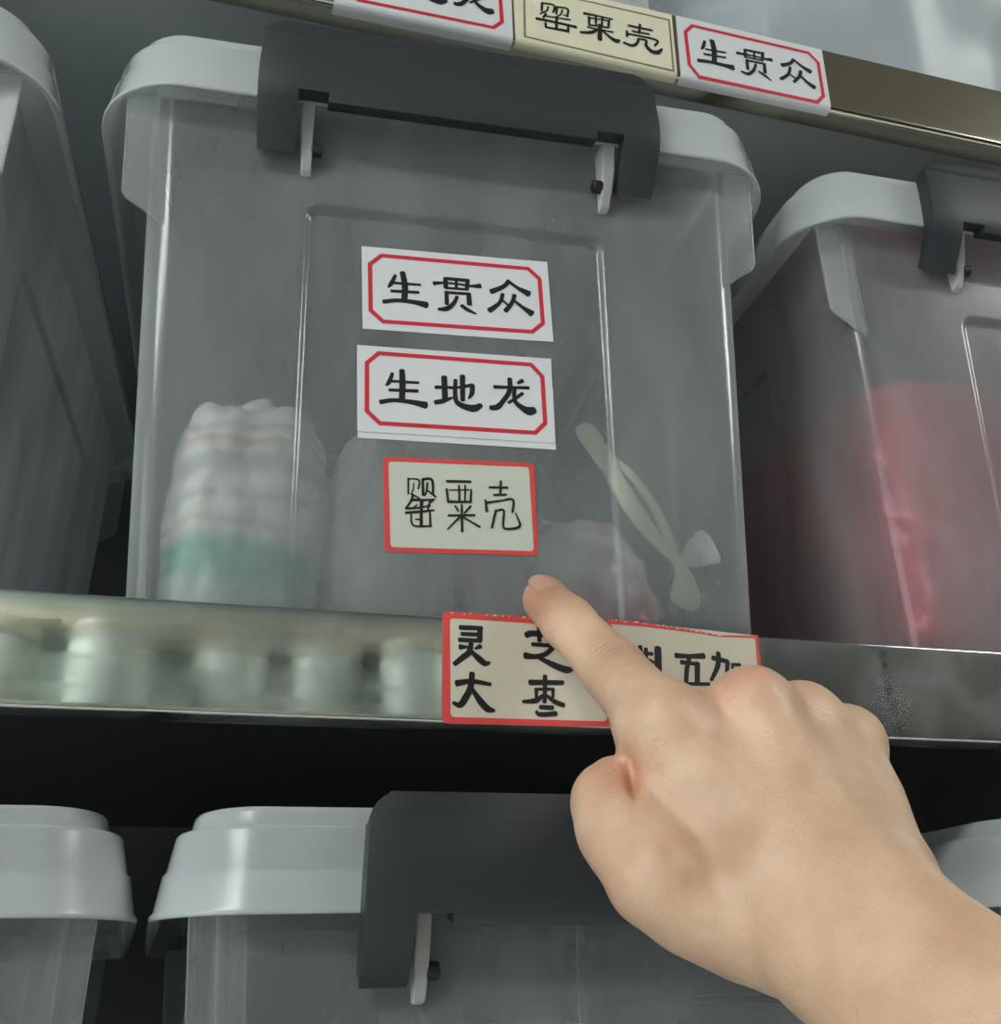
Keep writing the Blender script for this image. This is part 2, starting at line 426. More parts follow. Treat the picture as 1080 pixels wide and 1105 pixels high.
# ------------------------------------------------------------------ steel shelves
SHELF_STEP = 0.3365
SX0, SX1 = -0.95, 1.25
def steel_shelf(z, lip, lip_mat, deck_mat, rb=0.0012):
    """deck plus a front lip folded down, sheet steel, z = top of the deck"""
    t = empty('steel_shelf', (0, 0, z))
    v, f = box_verts(SX0, SX1, 0.0046, 0.56, -0.0025, -0.0002)
    mesh_obj('deck', v, f, deck_mat, t)
    rt = 0.0009
    arc = lambda cy, cz, r, a0, a1, m: [(cy + r * math.cos(a0 + (a1 - a0) * k / m), cz + r * math.sin(a0 + (a1 - a0) * k / m)) for k in range(m + 1)]
    P = [(0.0046, -0.0003)] + arc(rt, -0.0003 - rt, rt, math.pi / 2, math.pi, 5)
    nz = 14
    for k in range(1, nz): P.append((0, -0.0003 - rt - (lip - 0.0003 - rt - rb) * k / nz))
    P += arc(rb, -lip + rb, rb, math.pi, 1.5 * math.pi, 6) + [(0.014, -lip)]
    Q = [(0.014, -lip + 0.0012), (rb + 0.0006, -lip + 0.0012), (0.0014, -lip + rb + 0.0006), (0.0013, -0.003), (0.0046, -0.0034)]
    loop = P + Q
    nx = 44
    v, f = [], []
    for i in range(nx + 1):
        x = SX0 + (SX1 - SX0) * i / nx
        for y, zz in loop: v.append((x, y, zz))
    n = len(loop)
    for i in range(nx):
        for k in range(n):
            f.append((i * n + k, (i + 1) * n + k, (i + 1) * n + (k + 1) % n, i * n + (k + 1) % n))
    f.append(tuple(range(n))); f.append(tuple(reversed(range(nx * n, nx * n + n))))
    o = mesh_obj('front_lip', v, f, lip_mat, t)
    fix_normals(o)
    o.data.polygons.foreach_set('use_smooth', [True] * len(o.data.polygons))
    m = o.modifiers.new('ws', 'WEIGHTED_NORMAL')
    return t
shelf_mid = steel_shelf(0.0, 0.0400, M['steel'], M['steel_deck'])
shelf_up = steel_shelf(0.340, 0.0435, M['steel_olive'], M['lit_deck'], 0.003)
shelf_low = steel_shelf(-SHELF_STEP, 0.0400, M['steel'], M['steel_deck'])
tag(shelf_mid, 'polished steel shelf with mirror-like lip carrying two cream red-edged labels', 'shelf')
tag(shelf_up, 'steel shelf overhead with three white and yellow labels on its olive lip', 'shelf')
tag(shelf_low, 'steel shelf that the black-handled lower boxes stand on', 'shelf')
v, f = box_verts(SX0, SX1, 0.56, 0.575, RZ0, 1.2)
tag(mesh_obj('wall_back', v, f, M['back_panel']), kind='structure')
for sx in (SX0 - 0.03, SX1):
    v, f = box_verts(sx, sx + 0.03, 0.0, 0.56, RZ0, 1.2)
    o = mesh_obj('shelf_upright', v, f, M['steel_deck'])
    tag(o, 'steel upright closing the shelving at its ' + ('powdered lip end' if sx > 0 else 'bright lip end'), 'upright')

# ------------------------------------------------------------------ storage boxes
HB, TX, YF, TY, DEP = 0.1265, 0.0464, 0.0220, 0.0466, 0.375
REC = 0.0025
HTOP = 0.2475                      # top of the tub
LZ0, LZ1, LHW, LY0 = 0.2335, 0.2692, 0.160, -0.0046    # lid
YC = YF + DEP / 2
def sstep(a, b, x):
    t = np.clip((x - a) / (b - a), 0, 1); return t * t * (3 - 2 * t)
def rbox(x, z, hx, hz, r):
    qx, qz = np.abs(x) - hx + r, np.abs(z) - hz + r
    return np.hypot(np.maximum(qx, 0), np.maximum(qz, 0)) + np.minimum(np.maximum(qx, qz), 0) - r

def tub_mesh():
    R = 0.011
    zs = np.concatenate([[0.0, 0.0012, 0.0035, 0.007], np.arange(0.010, 0.160, 0.0032), np.arange(0.160, 0.205, 0.0012), np.arange(0.206, HTOP, 0.004), [HTOP]])
    verts = []; nl = None
    for z in zs:
        g = 0.006 * (1 - min(1, z / 0.007)) ** 2          # rounded foot
        hx = HB + TX * z - g
        y0 = YF - REC - TY * z + g
        y1 = YF + DEP + TY * z - g
        nfx = np.concatenate([np.linspace(-hx + R, -0.074, 12), np.arange(-0.0728, 0.0735, 0.0012), np.linspace(0.074, hx - R, 12)])
        fr = [(x, y0) for x in nfx]
        def arc(cx, cy, a0, a1, n=8):
            return [(cx + R * math.cos(a0 + (a1 - a0) * k / (n + 1)), cy + R * math.sin(a0 + (a1 - a0) * k / (n + 1))) for k in range(1, n + 1)]
        ys = np.concatenate([np.linspace(y0 + R, y0 + 0.080, 16), np.arange(y0 + 0.0812, y0 + 0.095, 0.0013), np.linspace(y0 + 0.097, y1 - R, 40)])
        loop = list(fr)
        loop += arc(hx - R, y0 + R, -math.pi / 2, 0) + [(hx, y) for y in ys]
        loop += arc(hx - R, y1 - R, 0, math.pi / 2) + [(x, y1) for x in np.linspace(hx - R, -hx + R, 14)]
        loop += arc(-hx + R, y1 - R, math.pi / 2, math.pi) + [(-hx, y) for y in ys[::-1]]
        loop += arc(-hx + R, y0 + R, math.pi, 1.5 * math.pi)
        nl = len(loop)
        L = np.array([(x, y, z) for x, y in loop])
        # pressed panel in the front wall
        nf = len(fr)
        d = rbox(L[:nf, 0], np.full(nf, z - 0.070), 0.0668, 0.1195, 0.006)
        L[:nf, 1] += REC * (1 - sstep(-0.0016, 0.0016, d))
        # pressed panels in the side walls
        side = np.abs(np.abs(L[:, 0]) - hx) < 1e-9
        yc, hy = (y0 + y1) / 2, (y1 - y0) / 2 - 0.088
        d = rbox(L[:, 1] - yc, np.full(nl, z - 0.070), hy, 0.130, 0.003)
        L[:, 0] -= np.where(side, np.sign(L[:, 0]) * 0.003 * (1 - sstep(-0.0016, 0.0016, d)), 0)
        verts.append(L)
    V = np.vstack(verts)
    f = []
    for i in range(len(zs) - 1):
        for k in range(nl):
            f.append((i * nl + k, i * nl + (k + 1) % nl, (i + 1) * nl + (k + 1) % nl, (i + 1) * nl + k))
    f.append(tuple(reversed(range(nl))))
    V = [tuple(p) for p in V]
    return V, f

def fin_mesh(s, back):
    pts = []
    for dx, z in ((-0.0095, 0.2380), (0.0098, 0.2380), (0.0098, 0.1868), (0.0080, 0.1838), (0.0008, 0.1788), (-0.0030, 0.1752), (-0.0095, 0.1700)):
        hx = HB + TX * z
        yy = (YF - REC - TY * z + 0.0004) if not back else (YF + DEP + TY * z - 0.0028)
        pts.append((s * (hx + dx), yy, z))
    n = len(pts)
    V = pts + [(x, y + 0.0022, z) for x, y, z in pts]
    f = [tuple(range(n)), tuple(reversed(range(n, 2 * n)))] + [(k, (k + 1) % n, n + (k + 1) % n, n + k) for k in range(n)]
    return V, f

def rloop(inset, z, r0=0.037, n=12):
    hx = LHW - inset; y0 = LY0 + inset * (0.45 if inset < 0.0175 else 1.0)
    y1 = YF + DEP + TY * HTOP + 0.016 - inset
    r = max(0.004, r0 - inset)
    L = []
    for cx, cy, a0 in ((hx - r, y0 + r, -math.pi / 2), (hx - r, y1 - r, 0), (-hx + r, y1 - r, math.pi / 2), (-hx + r, y0 + r, math.pi)):
        for k in range(n + 1):
            a = a0 + (math.pi / 2) * k / n
            L.append((cx + r * math.cos(a), cy + r * math.sin(a), z))
    return L
def lid_mesh():
    P = [(0.0240, 0.2480), (0.0225, 0.2476), (0.0080, 0.2476), (0.0066, 0.2468), (0.0036, 0.2342), (0.0028, 0.2335), (0.0006, 0.2335), (0.0, 0.2340), (0.0, 0.2352), (0.0012, 0.2362),
         (0.0034, 0.2484), (0.0046, 0.2494), (0.0070, 0.2610), (0.0078, 0.2620), (0.0088, 0.2624), (0.0112, 0.2624), (0.0120, 0.2630), (0.0130, 0.2672), (0.0142, 0.2686), (0.0162, LZ1),
         (0.026, LZ1), (0.0275, 0.2682), (0.029, 0.2665), (0.032, 0.2663)]
    V, f = [], []
    for ins, z in P: V += rloop(ins, z)
    n = len(V) // len(P)
    for i in range(len(P) - 1):
        for k in range(n):
            f.append((i * n + k, i * n + (k + 1) % n, (i + 1) * n + (k + 1) % n, (i + 1) * n + k))
    f.append(tuple(range((len(P) - 1) * n, len(P) * n)))
    return V, f

def handle_mesh(mat, parent):
    # outer face profile (y, z) from the leg's foot to the top that hooks over the lid
    prof = [(0.0020, 0.2100), (-0.0030, 0.2150), (-0.0080, 0.2215), (-0.0112, 0.2268), (-0.0120, 0.2285), (-0.0134, 0.2325), (-0.0142, 0.2380), (-0.0144, 0.2450),
            (-0.0140, 0.2560), (-0.0135, 0.2600), (-0.0133, 0.2630), (-0.0130, 0.2652), (-0.0124, 0.2660), (-0.0121, 0.2668), (-0.0119, 0.2690), (-0.0116, 0.2708), (-0.0113, 0.2722), (-0.0111, 0.2730)]
    V, f = [], []
    ztop = 0.2731
    for y, z in prof:
        xo = 0.0905 + 0.0012 * math.sin(max(0, min(1, (z - 0.21) / 0.05)) * math.pi)
        t = max(0.0, min(0.0108, z - (ztop - 0.0115)))
        xo -= 0.0115 - math.sqrt(max(0, 0.0115 ** 2 - t ** 2))
        for x in (-xo, -0.0742, -0.0612, 0.0612, 0.0742, xo): V.append((x, y, z))
    for i in range(len(prof) - 1):
        z = (prof[i][1] + prof[i + 1][1]) / 2
        cells = (0, 4) if z < 0.2285 else ((0, 2, 4) if z < 0.2325 else (0, 1, 2, 3, 4))
        for c in cells:
            a = i * 6 + c
            f.append((a, a + 1, a + 7, a + 6))
    o = mesh_obj('handle', V, f, mat, parent)
    bm = bmesh.new(); bm.from_mesh(o.data)
    bmesh.ops.delete(bm, geom=[x for x in bm.verts if not x.link_faces], context='VERTS')
    bm.to_mesh(o.data); bm.free()
    m = o.modifiers.new('thick', 'SOLIDIFY'); m.thickness = 0.0090; m.offset = -1
    add_bevel(o, 0.0014, 3, 0.7)
    o.data.polygons.foreach_set('use_smooth', [True] * len(o.data.polygons))
    return o

TUB = LID = None
def storage_box(label, loc, rz, group=None):
    t = empty('storage_box', loc, rz)
    tag(t, label, 'storage box', group)
    V, f = tub_mesh()
    o = mesh_obj('tub', V, f, M['tub'], t, True)
    V, f = lid_mesh()
    o = mesh_obj('lid', V, f, M['lid'], t, True)
    for sx in (-1, 1):
        for bk in (0, 1):
            V, f = fin_mesh(sx, bk)
            o = mesh_obj('corner_fin', V, f, M['fin'], t); fix_normals(o); add_bevel(o, 0.0007, 2)
    h = handle_mesh(M['handle'], t)
    for s in (-1, 1):
        # white hinge ear beside each leg and the black pin through it
        pr = [(0.0118, 0.2372), (-0.0030, 0.2372), (-0.0046, 0.2330), (-0.0016, 0.2220), (0.0020, 0.2130), (0.0048, 0.2072), (0.0062, 0.2052), (0.0105, 0.2044)]
        n = len(pr); x0, x1 = s * 0.0668, s * 0.0722
        w = [0.0056] * 4 + [0.0050, 0.0046, 0.0042, 0.0042]
        V = [(s * 0.0668, y, z) for y, z in pr] + [(s * (0.0668 + q), y, z) for (y, z), q in zip(pr, w)]
        f = [tuple(range(n)), tuple(reversed(range(n, 2 * n)))] + [(k, n + k, n + (k + 1) % n, (k + 1) % n) for k in range(n)]
        o = mesh_obj('hinge_ear', V, f, M['bracket'], t); fix_normals(o); add_bevel(o, 0.0007, 2)
        bm = bmesh.new()
        mat = Matrix.Translation((s * 0.0650, 0.0040, 0.2150)) @ Matrix.Rotation(math.pi / 2, 4, 'Y')
        bmesh.ops.create_cone(bm, cap_ends=True, segments=20, radius1=0.0031, radius2=0.0031, depth=0.0050, matrix=mat)
        o = bm_obj('hinge_pin', bm, M['pin'], t); add_bevel(o, 0.0009, 2)
    return t

MX = 0.0494
box_mid = storage_box('translucent box with black handle and three labels on its front, above the pointing finger', (MX, 0, 0), -0.068)
def another(label, loc, rz):
    c = copy_tree(box_mid); c.location = loc; c.rotation_euler = (0, 0, rz); c['label'] = label
    return c
box_left = another('empty translucent box cut off by the frame, next to the labelled box', (-0.2865, 0.0230, 0), -0.096)
box_right = another('translucent box holding a crumpled red bag, on the middle steel shelf', (0.3940, 0.006, 0), -0.040)
low_mid = another('frosted box below the middle shelf with its black handle partly behind the hand', (0.1034, 0.0160, -0.3365), 0.0)
low_left = another('frosted lower box whose milky lid touches the black-handled lower box', (-0.2195, 0.0180, -0.3365), 0.02)
low_right = another('frosted box peeking out behind the wrist below the middle shelf', (0.4290, 0.0150, -0.3365), 0.0)

# ------------------------------------------------------------------ labels and their writing
INK = {
 'A': [[(-27.96,160.55,1.35),(-29.79,155.99,1.86),(-31,154.12,0.84)],[(-28.4,156.64,1.27),(-16.89,157,1.1)],[(-29.74,152.37,1.35),(-17.7,153.05,1.35)],[(-24.89,162.38,2.2),(-23.73,155.77,2.54),(-23.9,148.59,2.37)],[(-32.93,146.58,1.86),(-26.78,147.97,1.69),(-19.33,147.9,2.03),(-14.08,147.09,3.04)],[(-10.84,158.51,2.03),(-6.79,159.3,1.1),(0.01,159.46,0.93),(5.99,159.22,1.18),(9.95,159.7,2.37)],[(-5.77,161.67,1.52),(4.73,161.89,1.52)],[(-5.77,161.86,1.86),(-5.52,157.03,1.86)],[(4.3,161.94,1.86),(3.83,157.01,1.69)],[(-5.94,156.79,1.1),(3.84,157.2,1.1)],[(-0.83,161.99,1.27),(-0.85,157.12,1.27)],[(-5.27,154.94,1.69),(-5.11,148.62,1.69)],[(-5.52,154.52,1.27),(5.27,155.05,1.27)],[(4.67,154.97,1.86),(5.04,149.62,2.03)],[(-0.45,153.01,1.35),(-2.16,149.25,1.69),(-5.12,146.32,2.2),(-8.89,145.6,1.18)],[(1.47,148.72,1.52),(4.17,146.83,1.69),(7.97,145.16,0.68)],[(23.19,163.98,1.86),(20.68,160.72,1.86),(14.99,157.38,2.37)],[(23.19,163.68,1.18),(26.79,160.97,1.52),(32.14,158.27,3.04)],[(20.17,156.74,1.69),(18.78,152.2,1.52),(13.97,147.58,2.37)],[(20.1,153.52,0.84),(22.64,151.19,1.01)],[(25.64,156.91,1.86),(24.41,152.86,1.69),(21.28,148.14,2.03)],[(25.31,153.94,1.18),(29.14,150.98,1.52),(33.23,148.26,3.04)]],
 'B': [[(-28.53,112.08,1.3),(-29.82,107.93,1.79),(-31.15,106.02,0.81)],[(-29.03,108.27,1.14),(-17.38,108.6,1.14)],[(-29.76,104.03,1.3),(-17.76,104.63,1.46)],[(-24.53,113.83,2.12),(-24.22,107.58,2.44),(-24.37,100.46,2.28)],[(-33.38,98.05,1.95),(-27.7,99.45,1.63),(-20.52,99.23,1.95),(-14.26,98.3,3.1)],[(-10.08,107.15,1.63),(-2.74,107.85,0.98)],[(-6.42,112.46,2.28),(-6.02,101.27,2.28)],[(-10.23,100,1.95),(-6.83,101.02,1.95),(-2.93,102.9,0.98)],[(-3.97,107.19,0.81),(1.36,108.42,1.22),(5.9,109.76,1.63)],[(5.82,109.76,1.95),(5.62,105.94,1.95),(4.19,103.11,0.73)],[(1.56,113.7,2.12),(1.56,101.97,1.79)],[(-1.5,111.58,1.46),(-1.54,102.58,1.79),(0.89,99.68,2.28),(6.2,98.65,3.1),(9.5,100.47,1.95)],[(15.44,109.77,1.63),(22.98,110.22,1.22),(30.74,110.78,1.46)],[(22.4,114.37,1.95),(22.1,108.4,1.95),(19.06,103.14,1.95),(16.52,100.21,2.44),(13.61,99.68,1.95)],[(25.98,112.61,1.3),(28.13,114.01,1.79)],[(24.5,110.46,1.63),(24.34,104.08,1.63),(27.77,100.78,2.44),(30.67,99.6,3.75),(32.96,100.34,2.77)],[(27.96,107.86,1.46),(24.53,105,1.3),(21.55,102.74,1.14)]],
 'C': [[(-21.26,64.77,0.65),(-21.19,57.7,0.52)],[(-21.26,64.5,0.52),(-16.92,64.27,0.58),(-17.08,60.3,0.52)],[(-18.95,62.75,0.39),(-19.18,60.01,0.45),(-20.17,57.64,0.39)],[(-15.33,64.73,0.84),(-15.09,57.59,0.84)],[(-15.33,64.66,0.9),(-11.48,64.67,0.9),(-11.01,58.41,0.71)],[(-13.33,63.3,0.65),(-13.7,59.72,0.65),(-14.46,57.49,0.52)],[(-13.06,59.77,0.52),(-9.86,57.27,0.65)],[(-19.29,57.84,0.65),(-20.02,54.88,0.77),(-22.19,51.31,0.58)],[(-20.03,55.35,0.97),(-14.96,55.56,0.77),(-10.37,56.15,0.58)],[(-19.73,57.8,0.58),(-16.55,56.13,0.52)],[(-22.19,51.44,0.77),(-16.84,52.07,0.65),(-12.08,53.39,0.58)],[(-22.17,49.57,0.84),(-15.56,50.54,0.77),(-10.49,51.41,0.58)],[(-15.71,54.84,1.16),(-15.81,50.46,0.9),(-15.78,44.65,1.03)],[(-19.97,49.32,0.52),(-19.62,45.21,0.58),(-17.53,44.01,0.58),(-11.61,44.52,0.71)],[(-12.26,50.35,0.58),(-12.05,44.36,0.71)],[(-12.28,55.41,0.58),(-13.16,51.3,0.58)],[(-18.19,46.96,0.45),(-16.04,47.1,0.52)],[(-17.48,53.37,0.39),(-19.99,51.19,0.39)],[(-10.82,55.85,0.45),(-13.04,53.67,0.45)],[(-5.36,64.56,0.84),(4.71,65.02,0.84)],[(-5.37,61.13,0.71),(-4.74,55.45,0.71)],[(-0.19,63.15,0.58),(-0.1,56.03,0.71)],[(2.41,63.33,0.52),(2.23,56.19,0.58)],[(-4.4,60.65,0.39),(4.02,61.38,0.45)],[(4.87,61.58,0.58),(4.62,56.08,0.77)],[(-4.93,55.5,0.84),(4.94,56.04,0.71)],[(-1.85,53.88,0.65),(-0.58,51.66,0.65)],[(4.6,54.17,0.71),(1.99,50.95,0.58)],[(-4.75,49.5,0.65),(6.31,50.35,0.71)],[(0.86,54.6,0.65),(0.97,42.83,0.84)],[(0.37,49.49,0.71),(-2.53,46.29,0.58),(-5.08,43.46,0.39)],[(1.33,49.22,0.52),(8.37,45.29,0.71)],[(12.54,63.09,0.71),(20.45,63.52,0.71)],[(17.53,66.23,0.71),(17.15,60.17,0.71)],[(14.45,59.77,0.71),(19.72,60.35,0.71)],[(10.81,57.32,0.65),(11.38,52.17,0.84)],[(11.45,56.2,0.71),(17.36,57.43,0.58),(22.51,58.26,0.71),(22.18,52.61,0.71)],[(15.18,53.17,0.71),(13.35,45.26,0.71)],[(15.17,52.7,0.65),(18.45,53.18,0.65),(18.11,46.23,0.71),(20.37,45.16,0.71),(25.18,46.81,0.84),(23.48,52.35,0.39)]],
 'D': [[(44.81,-4.34,1.49),(53.3,-4.15,1.35)],[(52.57,-3.99,1.63),(52.32,-9,1.63)],[(45.43,-6.82,1.22),(52.04,-6.69,1.22)],[(44.41,-9.13,1.35),(52.79,-9.04,1.22)],[(49,-9.65,1.35),(48.27,-13.51,1.76),(45.94,-15.59,1.76),(42.51,-18.49,1.35)],[(44.69,-11.87,1.63),(47.45,-11.72,0.81)],[(52.6,-11.16,1.49),(50.47,-12.2,0.68)],[(48.74,-13.15,1.08),(51.83,-15.93,1.9),(54.1,-17.64,1.76),(56.09,-17.15,0.61)],[(70.57,-5.93,1.76),(73,-4.97,1.9),(81.24,-5.09,1.35)],[(75.86,-2.22,1.35),(75.74,-7.85,1.35)],[(79.43,-2.68,1.22),(79.06,-7.45,1.08)],[(72.81,-9.22,1.22),(81.71,-9.39,1.22)],[(81.57,-9.53,1.49),(78.11,-12.68,1.49),(73.96,-13.97,1.49),(69.77,-13.79,2.03)],[(74.64,-14.06,0.95),(80.65,-16.74,1.9),(86.04,-18.46,2.17),(89.19,-17.64,0.81)],[(43.19,-25.65,1.9),(49.03,-24.61,1.35),(56.06,-25.44,1.08)],[(49.09,-21.59,1.63),(48.33,-27.07,1.76),(46.32,-30.97,1.9),(44.36,-33.57,1.76),(41.81,-32.79,0.95)],[(49.1,-27.68,1.08),(52.12,-31.99,2.03),(54.65,-34.54,2.03),(57.23,-35.07,0.81)],[(71.17,-23.97,1.63),(84.38,-23.49,1.35)],[(77.36,-21.2,1.35),(76.67,-31.31,1.22)],[(73.55,-26.27,1.08),(73.59,-29.82,0.95)],[(73.41,-26.47,0.88),(80.5,-26.15,0.88)],[(80.3,-26.16,1.02),(80,-29.23,0.88)],[(75.99,-28.75,0.95),(73.21,-30.8,1.63),(68.2,-31.33,0.88)],[(77.67,-28.68,0.81),(80.6,-30.82,1.49),(84.24,-32.1,1.35)],[(74.78,-33.12,1.22),(79.8,-33.17,1.35)],[(73.37,-34.71,0.88),(74.52,-35.87,1.35),(81.03,-35.31,1.49)]],
 'E': [[(117.19,-7.43,1.6),(117.32,-9.72,1.33)],[(116.44,-10.14,1.07),(122.09,-10.26,1.33)],[(120.45,-12.52,0.8),(122.43,-13.65,1.07)],[(119.53,-8.23,1.47),(118.54,-19.35,1.6)],[(124.62,-7.7,2.54),(123.86,-17.87,2.54)],[(131.94,-10.35,1.87),(137.79,-10.35,1.47),(144.2,-9.88,2.13)],[(137.72,-10.98,1.6),(136.21,-15.73,1.6),(135.29,-21.31,1.6)],[(134.06,-12.92,1.6),(137.48,-13.18,1.33),(141.59,-13.4,1.47)],[(140.97,-13,2),(140.03,-21.4,1.87)],[(132.63,-21.62,1.2),(145.24,-21.16,1.2)],[(147.84,-10.44,1.73),(154.46,-11.67,1.6)],[(150.67,-8.27,1.73),(149.84,-13.48,1.87),(146.23,-19.57,1.2)],[(154.33,-11.68,1.6),(153.24,-17.69,1.47)],[(156.36,-12.83,0.93),(155.68,-18.19,1.2)],[(156.03,-12.73,1.07),(159.79,-12.66,1.2)],[(159.45,-12.68,1.2),(158.75,-18.05,1.2)],[(155.58,-17.89,0.93),(158.98,-17.91,0.93)]],
 'U2': [[(92.72,326.51,1.18),(92.2,320.55,1.18)],[(92.7,326.08,1.01),(99.06,326.46,1.09),(98.38,321.28,1.01)],[(95.68,324.73,0.84),(94.95,321.66,0.84),(91.29,318.5,1.01)],[(100.7,326.19,1.18),(100,320.7,1.01)],[(100.67,325.65,1.01),(106.25,326,1.18),(105.78,320.78,1.09)],[(103.34,324.52,0.84),(102.51,321.42,0.84),(100.41,319.24,0.76)],[(103.74,321.25,0.67),(106.18,320.47,1.01)],[(94.35,319.38,1.18),(92.8,316.01,1.01)],[(94.27,317.68,0.93),(107.33,318.79,1.01)],[(89.07,314.52,1.69),(99.69,314.83,1.35),(110.23,314.68,1.69)],[(100.07,318.93,1.35),(99.45,310.39,1.35)],[(93.87,312.98,1.26),(93.9,310.08,1.26)],[(93.73,310.03,1.18),(105.87,310.74,1.69)],[(105.93,314.72,1.26),(105.66,310.06,1.18)],[(115.08,325.57,1.69),(122.84,325.88,1.01),(130.47,325.71,1.18)],[(117.66,323.97,1.26),(117.45,318.29,1.18)],[(117.79,323.37,0.84),(128.65,324.12,0.84)],[(128.66,324.34,1.26),(127.88,319.44,1.26)],[(117.45,318.29,1.01),(127.86,319.22,1.01)],[(121.54,325.29,1.18),(121.09,318.79,1.01)],[(125.1,325.46,1.18),(124.29,318.85,1.09)],[(116.34,316.61,1.01),(121.35,316.54,0.84),(130.48,316.88,1.09)],[(123.44,319.99,2.02),(122.54,309.53,2.19)],[(121.74,316.02,1.18),(117.78,313.12,1.85),(112.29,311.8,1.35)],[(124.68,316.11,1.01),(128.64,312.68,1.69),(131.74,311.22,2.7),(133.51,312.34,1.18)],[(139.3,323.94,1.43),(152.71,324.27,1.26)],[(145.99,326.69,1.26),(145,320.19,1.35)],[(141.17,320.61,1.01),(150.69,321.13,1.09)],[(138.11,319.86,1.18),(137.96,315.89,1.18)],[(137.96,318.02,1.01),(154.32,318.19,1.26),(153.14,313.93,1.01)],[(144.23,316.25,1.18),(143.27,313.02,1.26),(140.32,310.43,1.69),(135.72,311.27,1.26)],[(144.2,315.93,1.01),(148.53,316.27,1.09),(148.2,312.58,1.69),(150.93,309.52,2.19),(154.38,309.61,2.36),(157.09,312.67,1.01)]],
 'U3': [[(182.81,325.28,1.52),(181.44,321.11,1.9),(180.13,318.92,0.86)],[(182.61,319.6,1.24),(194.35,320.29,1.24)],[(181.3,315.91,1.33),(193.91,316.71,1.24)],[(187.05,326.99,2.57),(187.65,320.64,2.86),(186.85,312.36,2.66)],[(177.4,310.38,2.28),(184.75,311.17,2),(192.75,310.94,2.28),(197.39,310.66,3.62)],[(201.18,322.02,1.9),(210.56,322.48,0.95),(217.89,322.25,1.33),(221.82,322.54,2.28)],[(206.39,325.61,1.43),(217.49,325.98,1.43)],[(206.41,325.73,1.71),(205.87,320.24,1.71)],[(217.01,325.85,1.71),(215.79,320.38,1.62)],[(205.72,320.53,1.05),(215.8,320.5,1.05)],[(211.9,325.57,1.14),(211.01,320.42,1.14)],[(206.58,318.69,1.62),(206.22,311.91,1.71)],[(206.5,318.13,1.24),(217.37,318.52,1.24)],[(216.89,318.39,1.71),(216.47,312.11,1.9)],[(211.62,316.78,1.24),(209.59,311.93,1.71),(205.95,308.52,1.9),(202.17,309.35,1.24)],[(212.78,311.9,1.33),(215.76,310.31,1.52),(219.29,307.47,0.86)],[(235.77,326.47,1.9),(232.88,322.95,1.9),(227.64,320.36,2.28)],[(236.17,326.03,1.33),(240.37,322.73,1.71),(244.99,320.31,2.86)],[(232.64,320.15,1.62),(230.7,314.73,1.71),(225.57,310.16,1.9)],[(231.27,315.43,1.05),(235.04,312.6,1.24)],[(238.85,319.04,1.9),(237.25,314.8,1.71),(233.43,310.02,1.71)],[(238.31,315.62,1.14),(241.51,312.1,1.9),(245.58,309.34,2.86)]]}

def ribbon(bm, pts, put, th=0.0):
    """one brush stroke: a strip of changing width with round ends, laid on the paper by put(x, z)"""
    P = [np.array(p[:2], float) for p in pts]; Wd = [p[2] for p in pts]
    # resample for smooth bends
    if len(P) > 2:
        T = [0] + list(np.cumsum([np.linalg.norm(P[i + 1] - P[i]) for i in range(len(P) - 1)]))
        Q, W2 = [], []
        for i in range(len(P) - 1):
            p0 = P[max(i - 1, 0)]; p1 = P[i]; p2 = P[i + 1]; p3 = P[min(i + 2, len(P) - 1)]
            sharp = False
            for k in range(5):
                t = k / 5
                Q.append(0.5 * ((2 * p1) + (-p0 + p2) * t + (2 * p0 - 5 * p1 + 4 * p2 - p3) * t * t + (-p0 + 3 * p1 - 3 * p2 + p3) * t ** 3))
                W2.append(Wd[i] * (1 - t) + Wd[i + 1] * t)
        Q.append(P[-1]); W2.append(Wd[-1])
        P, Wd = Q, W2
    L, R = [], []
    n = len(P)
    for i in range(n):
        d = P[min(i + 1, n - 1)] - P[max(i - 1, 0)]
        d = d / (np.linalg.norm(d) + 1e-9); nn = np.array([-d[1], d[0]]) * Wd[i] / 2
        L.append(P[i] + nn); R.append(P[i] - nn)
    d0 = (P[0] - P[1]); d0 = d0 / (np.linalg.norm(d0) + 1e-9)
    d1 = (P[-1] - P[-2]); d1 = d1 / (np.linalg.norm(d1) + 1e-9)
    def cap(c, d, w):
        a0 = math.atan2(d[1], d[0])
        return [c + 0.5 * w * np.array([0.55 * math.cos(a) * d[0] - math.sin(a) * d[1], 0.55 * math.cos(a) * d[1] + math.sin(a) * d[0]]) for a in np.linspace(-1.2, 1.2, 5)]
    vl = [bm.verts.new(put(*p)) for p in L]; vr = [bm.verts.new(put(*p)) for p in R]
    for i in range(n - 1):
        try: bm.faces.new((vl[i], vl[i + 1], vr[i + 1], vr[i]))
        except Exception: pass
    c0 = [bm.verts.new(put(*p)) for p in cap(P[0], d0, Wd[0])]
    c1 = [bm.verts.new(put(*p)) for p in cap(P[-1], d1, Wd[-1])]
    bm.faces.new([vl[0], vr[0]] [::-1] + c0[::-1]) if False else None
    try: bm.faces.new([vl[0]] + c0 [::1] + [vr[0]])
    except Exception: pass
    try: bm.faces.new([vr[-1]] + c1 + [vl[-1]])
    except Exception: pass

def lettering(strokes, put, mat, parent, shift=(0, 0), fat=1.12):
    bm = bmesh.new()
    for k, st in enumerate(strokes):      # later strokes lie a hair above earlier ones
        ribbon(bm, [(x + shift[0], z + shift[1], w * fat) for x, z, w in st], lambda x, z, d=0.0, k=k: put(x, z, d + 0.006 * k))
    bmesh.ops.recalc_face_normals(bm, faces=bm.faces)
    return bm_obj('lettering', bm, mat, parent)

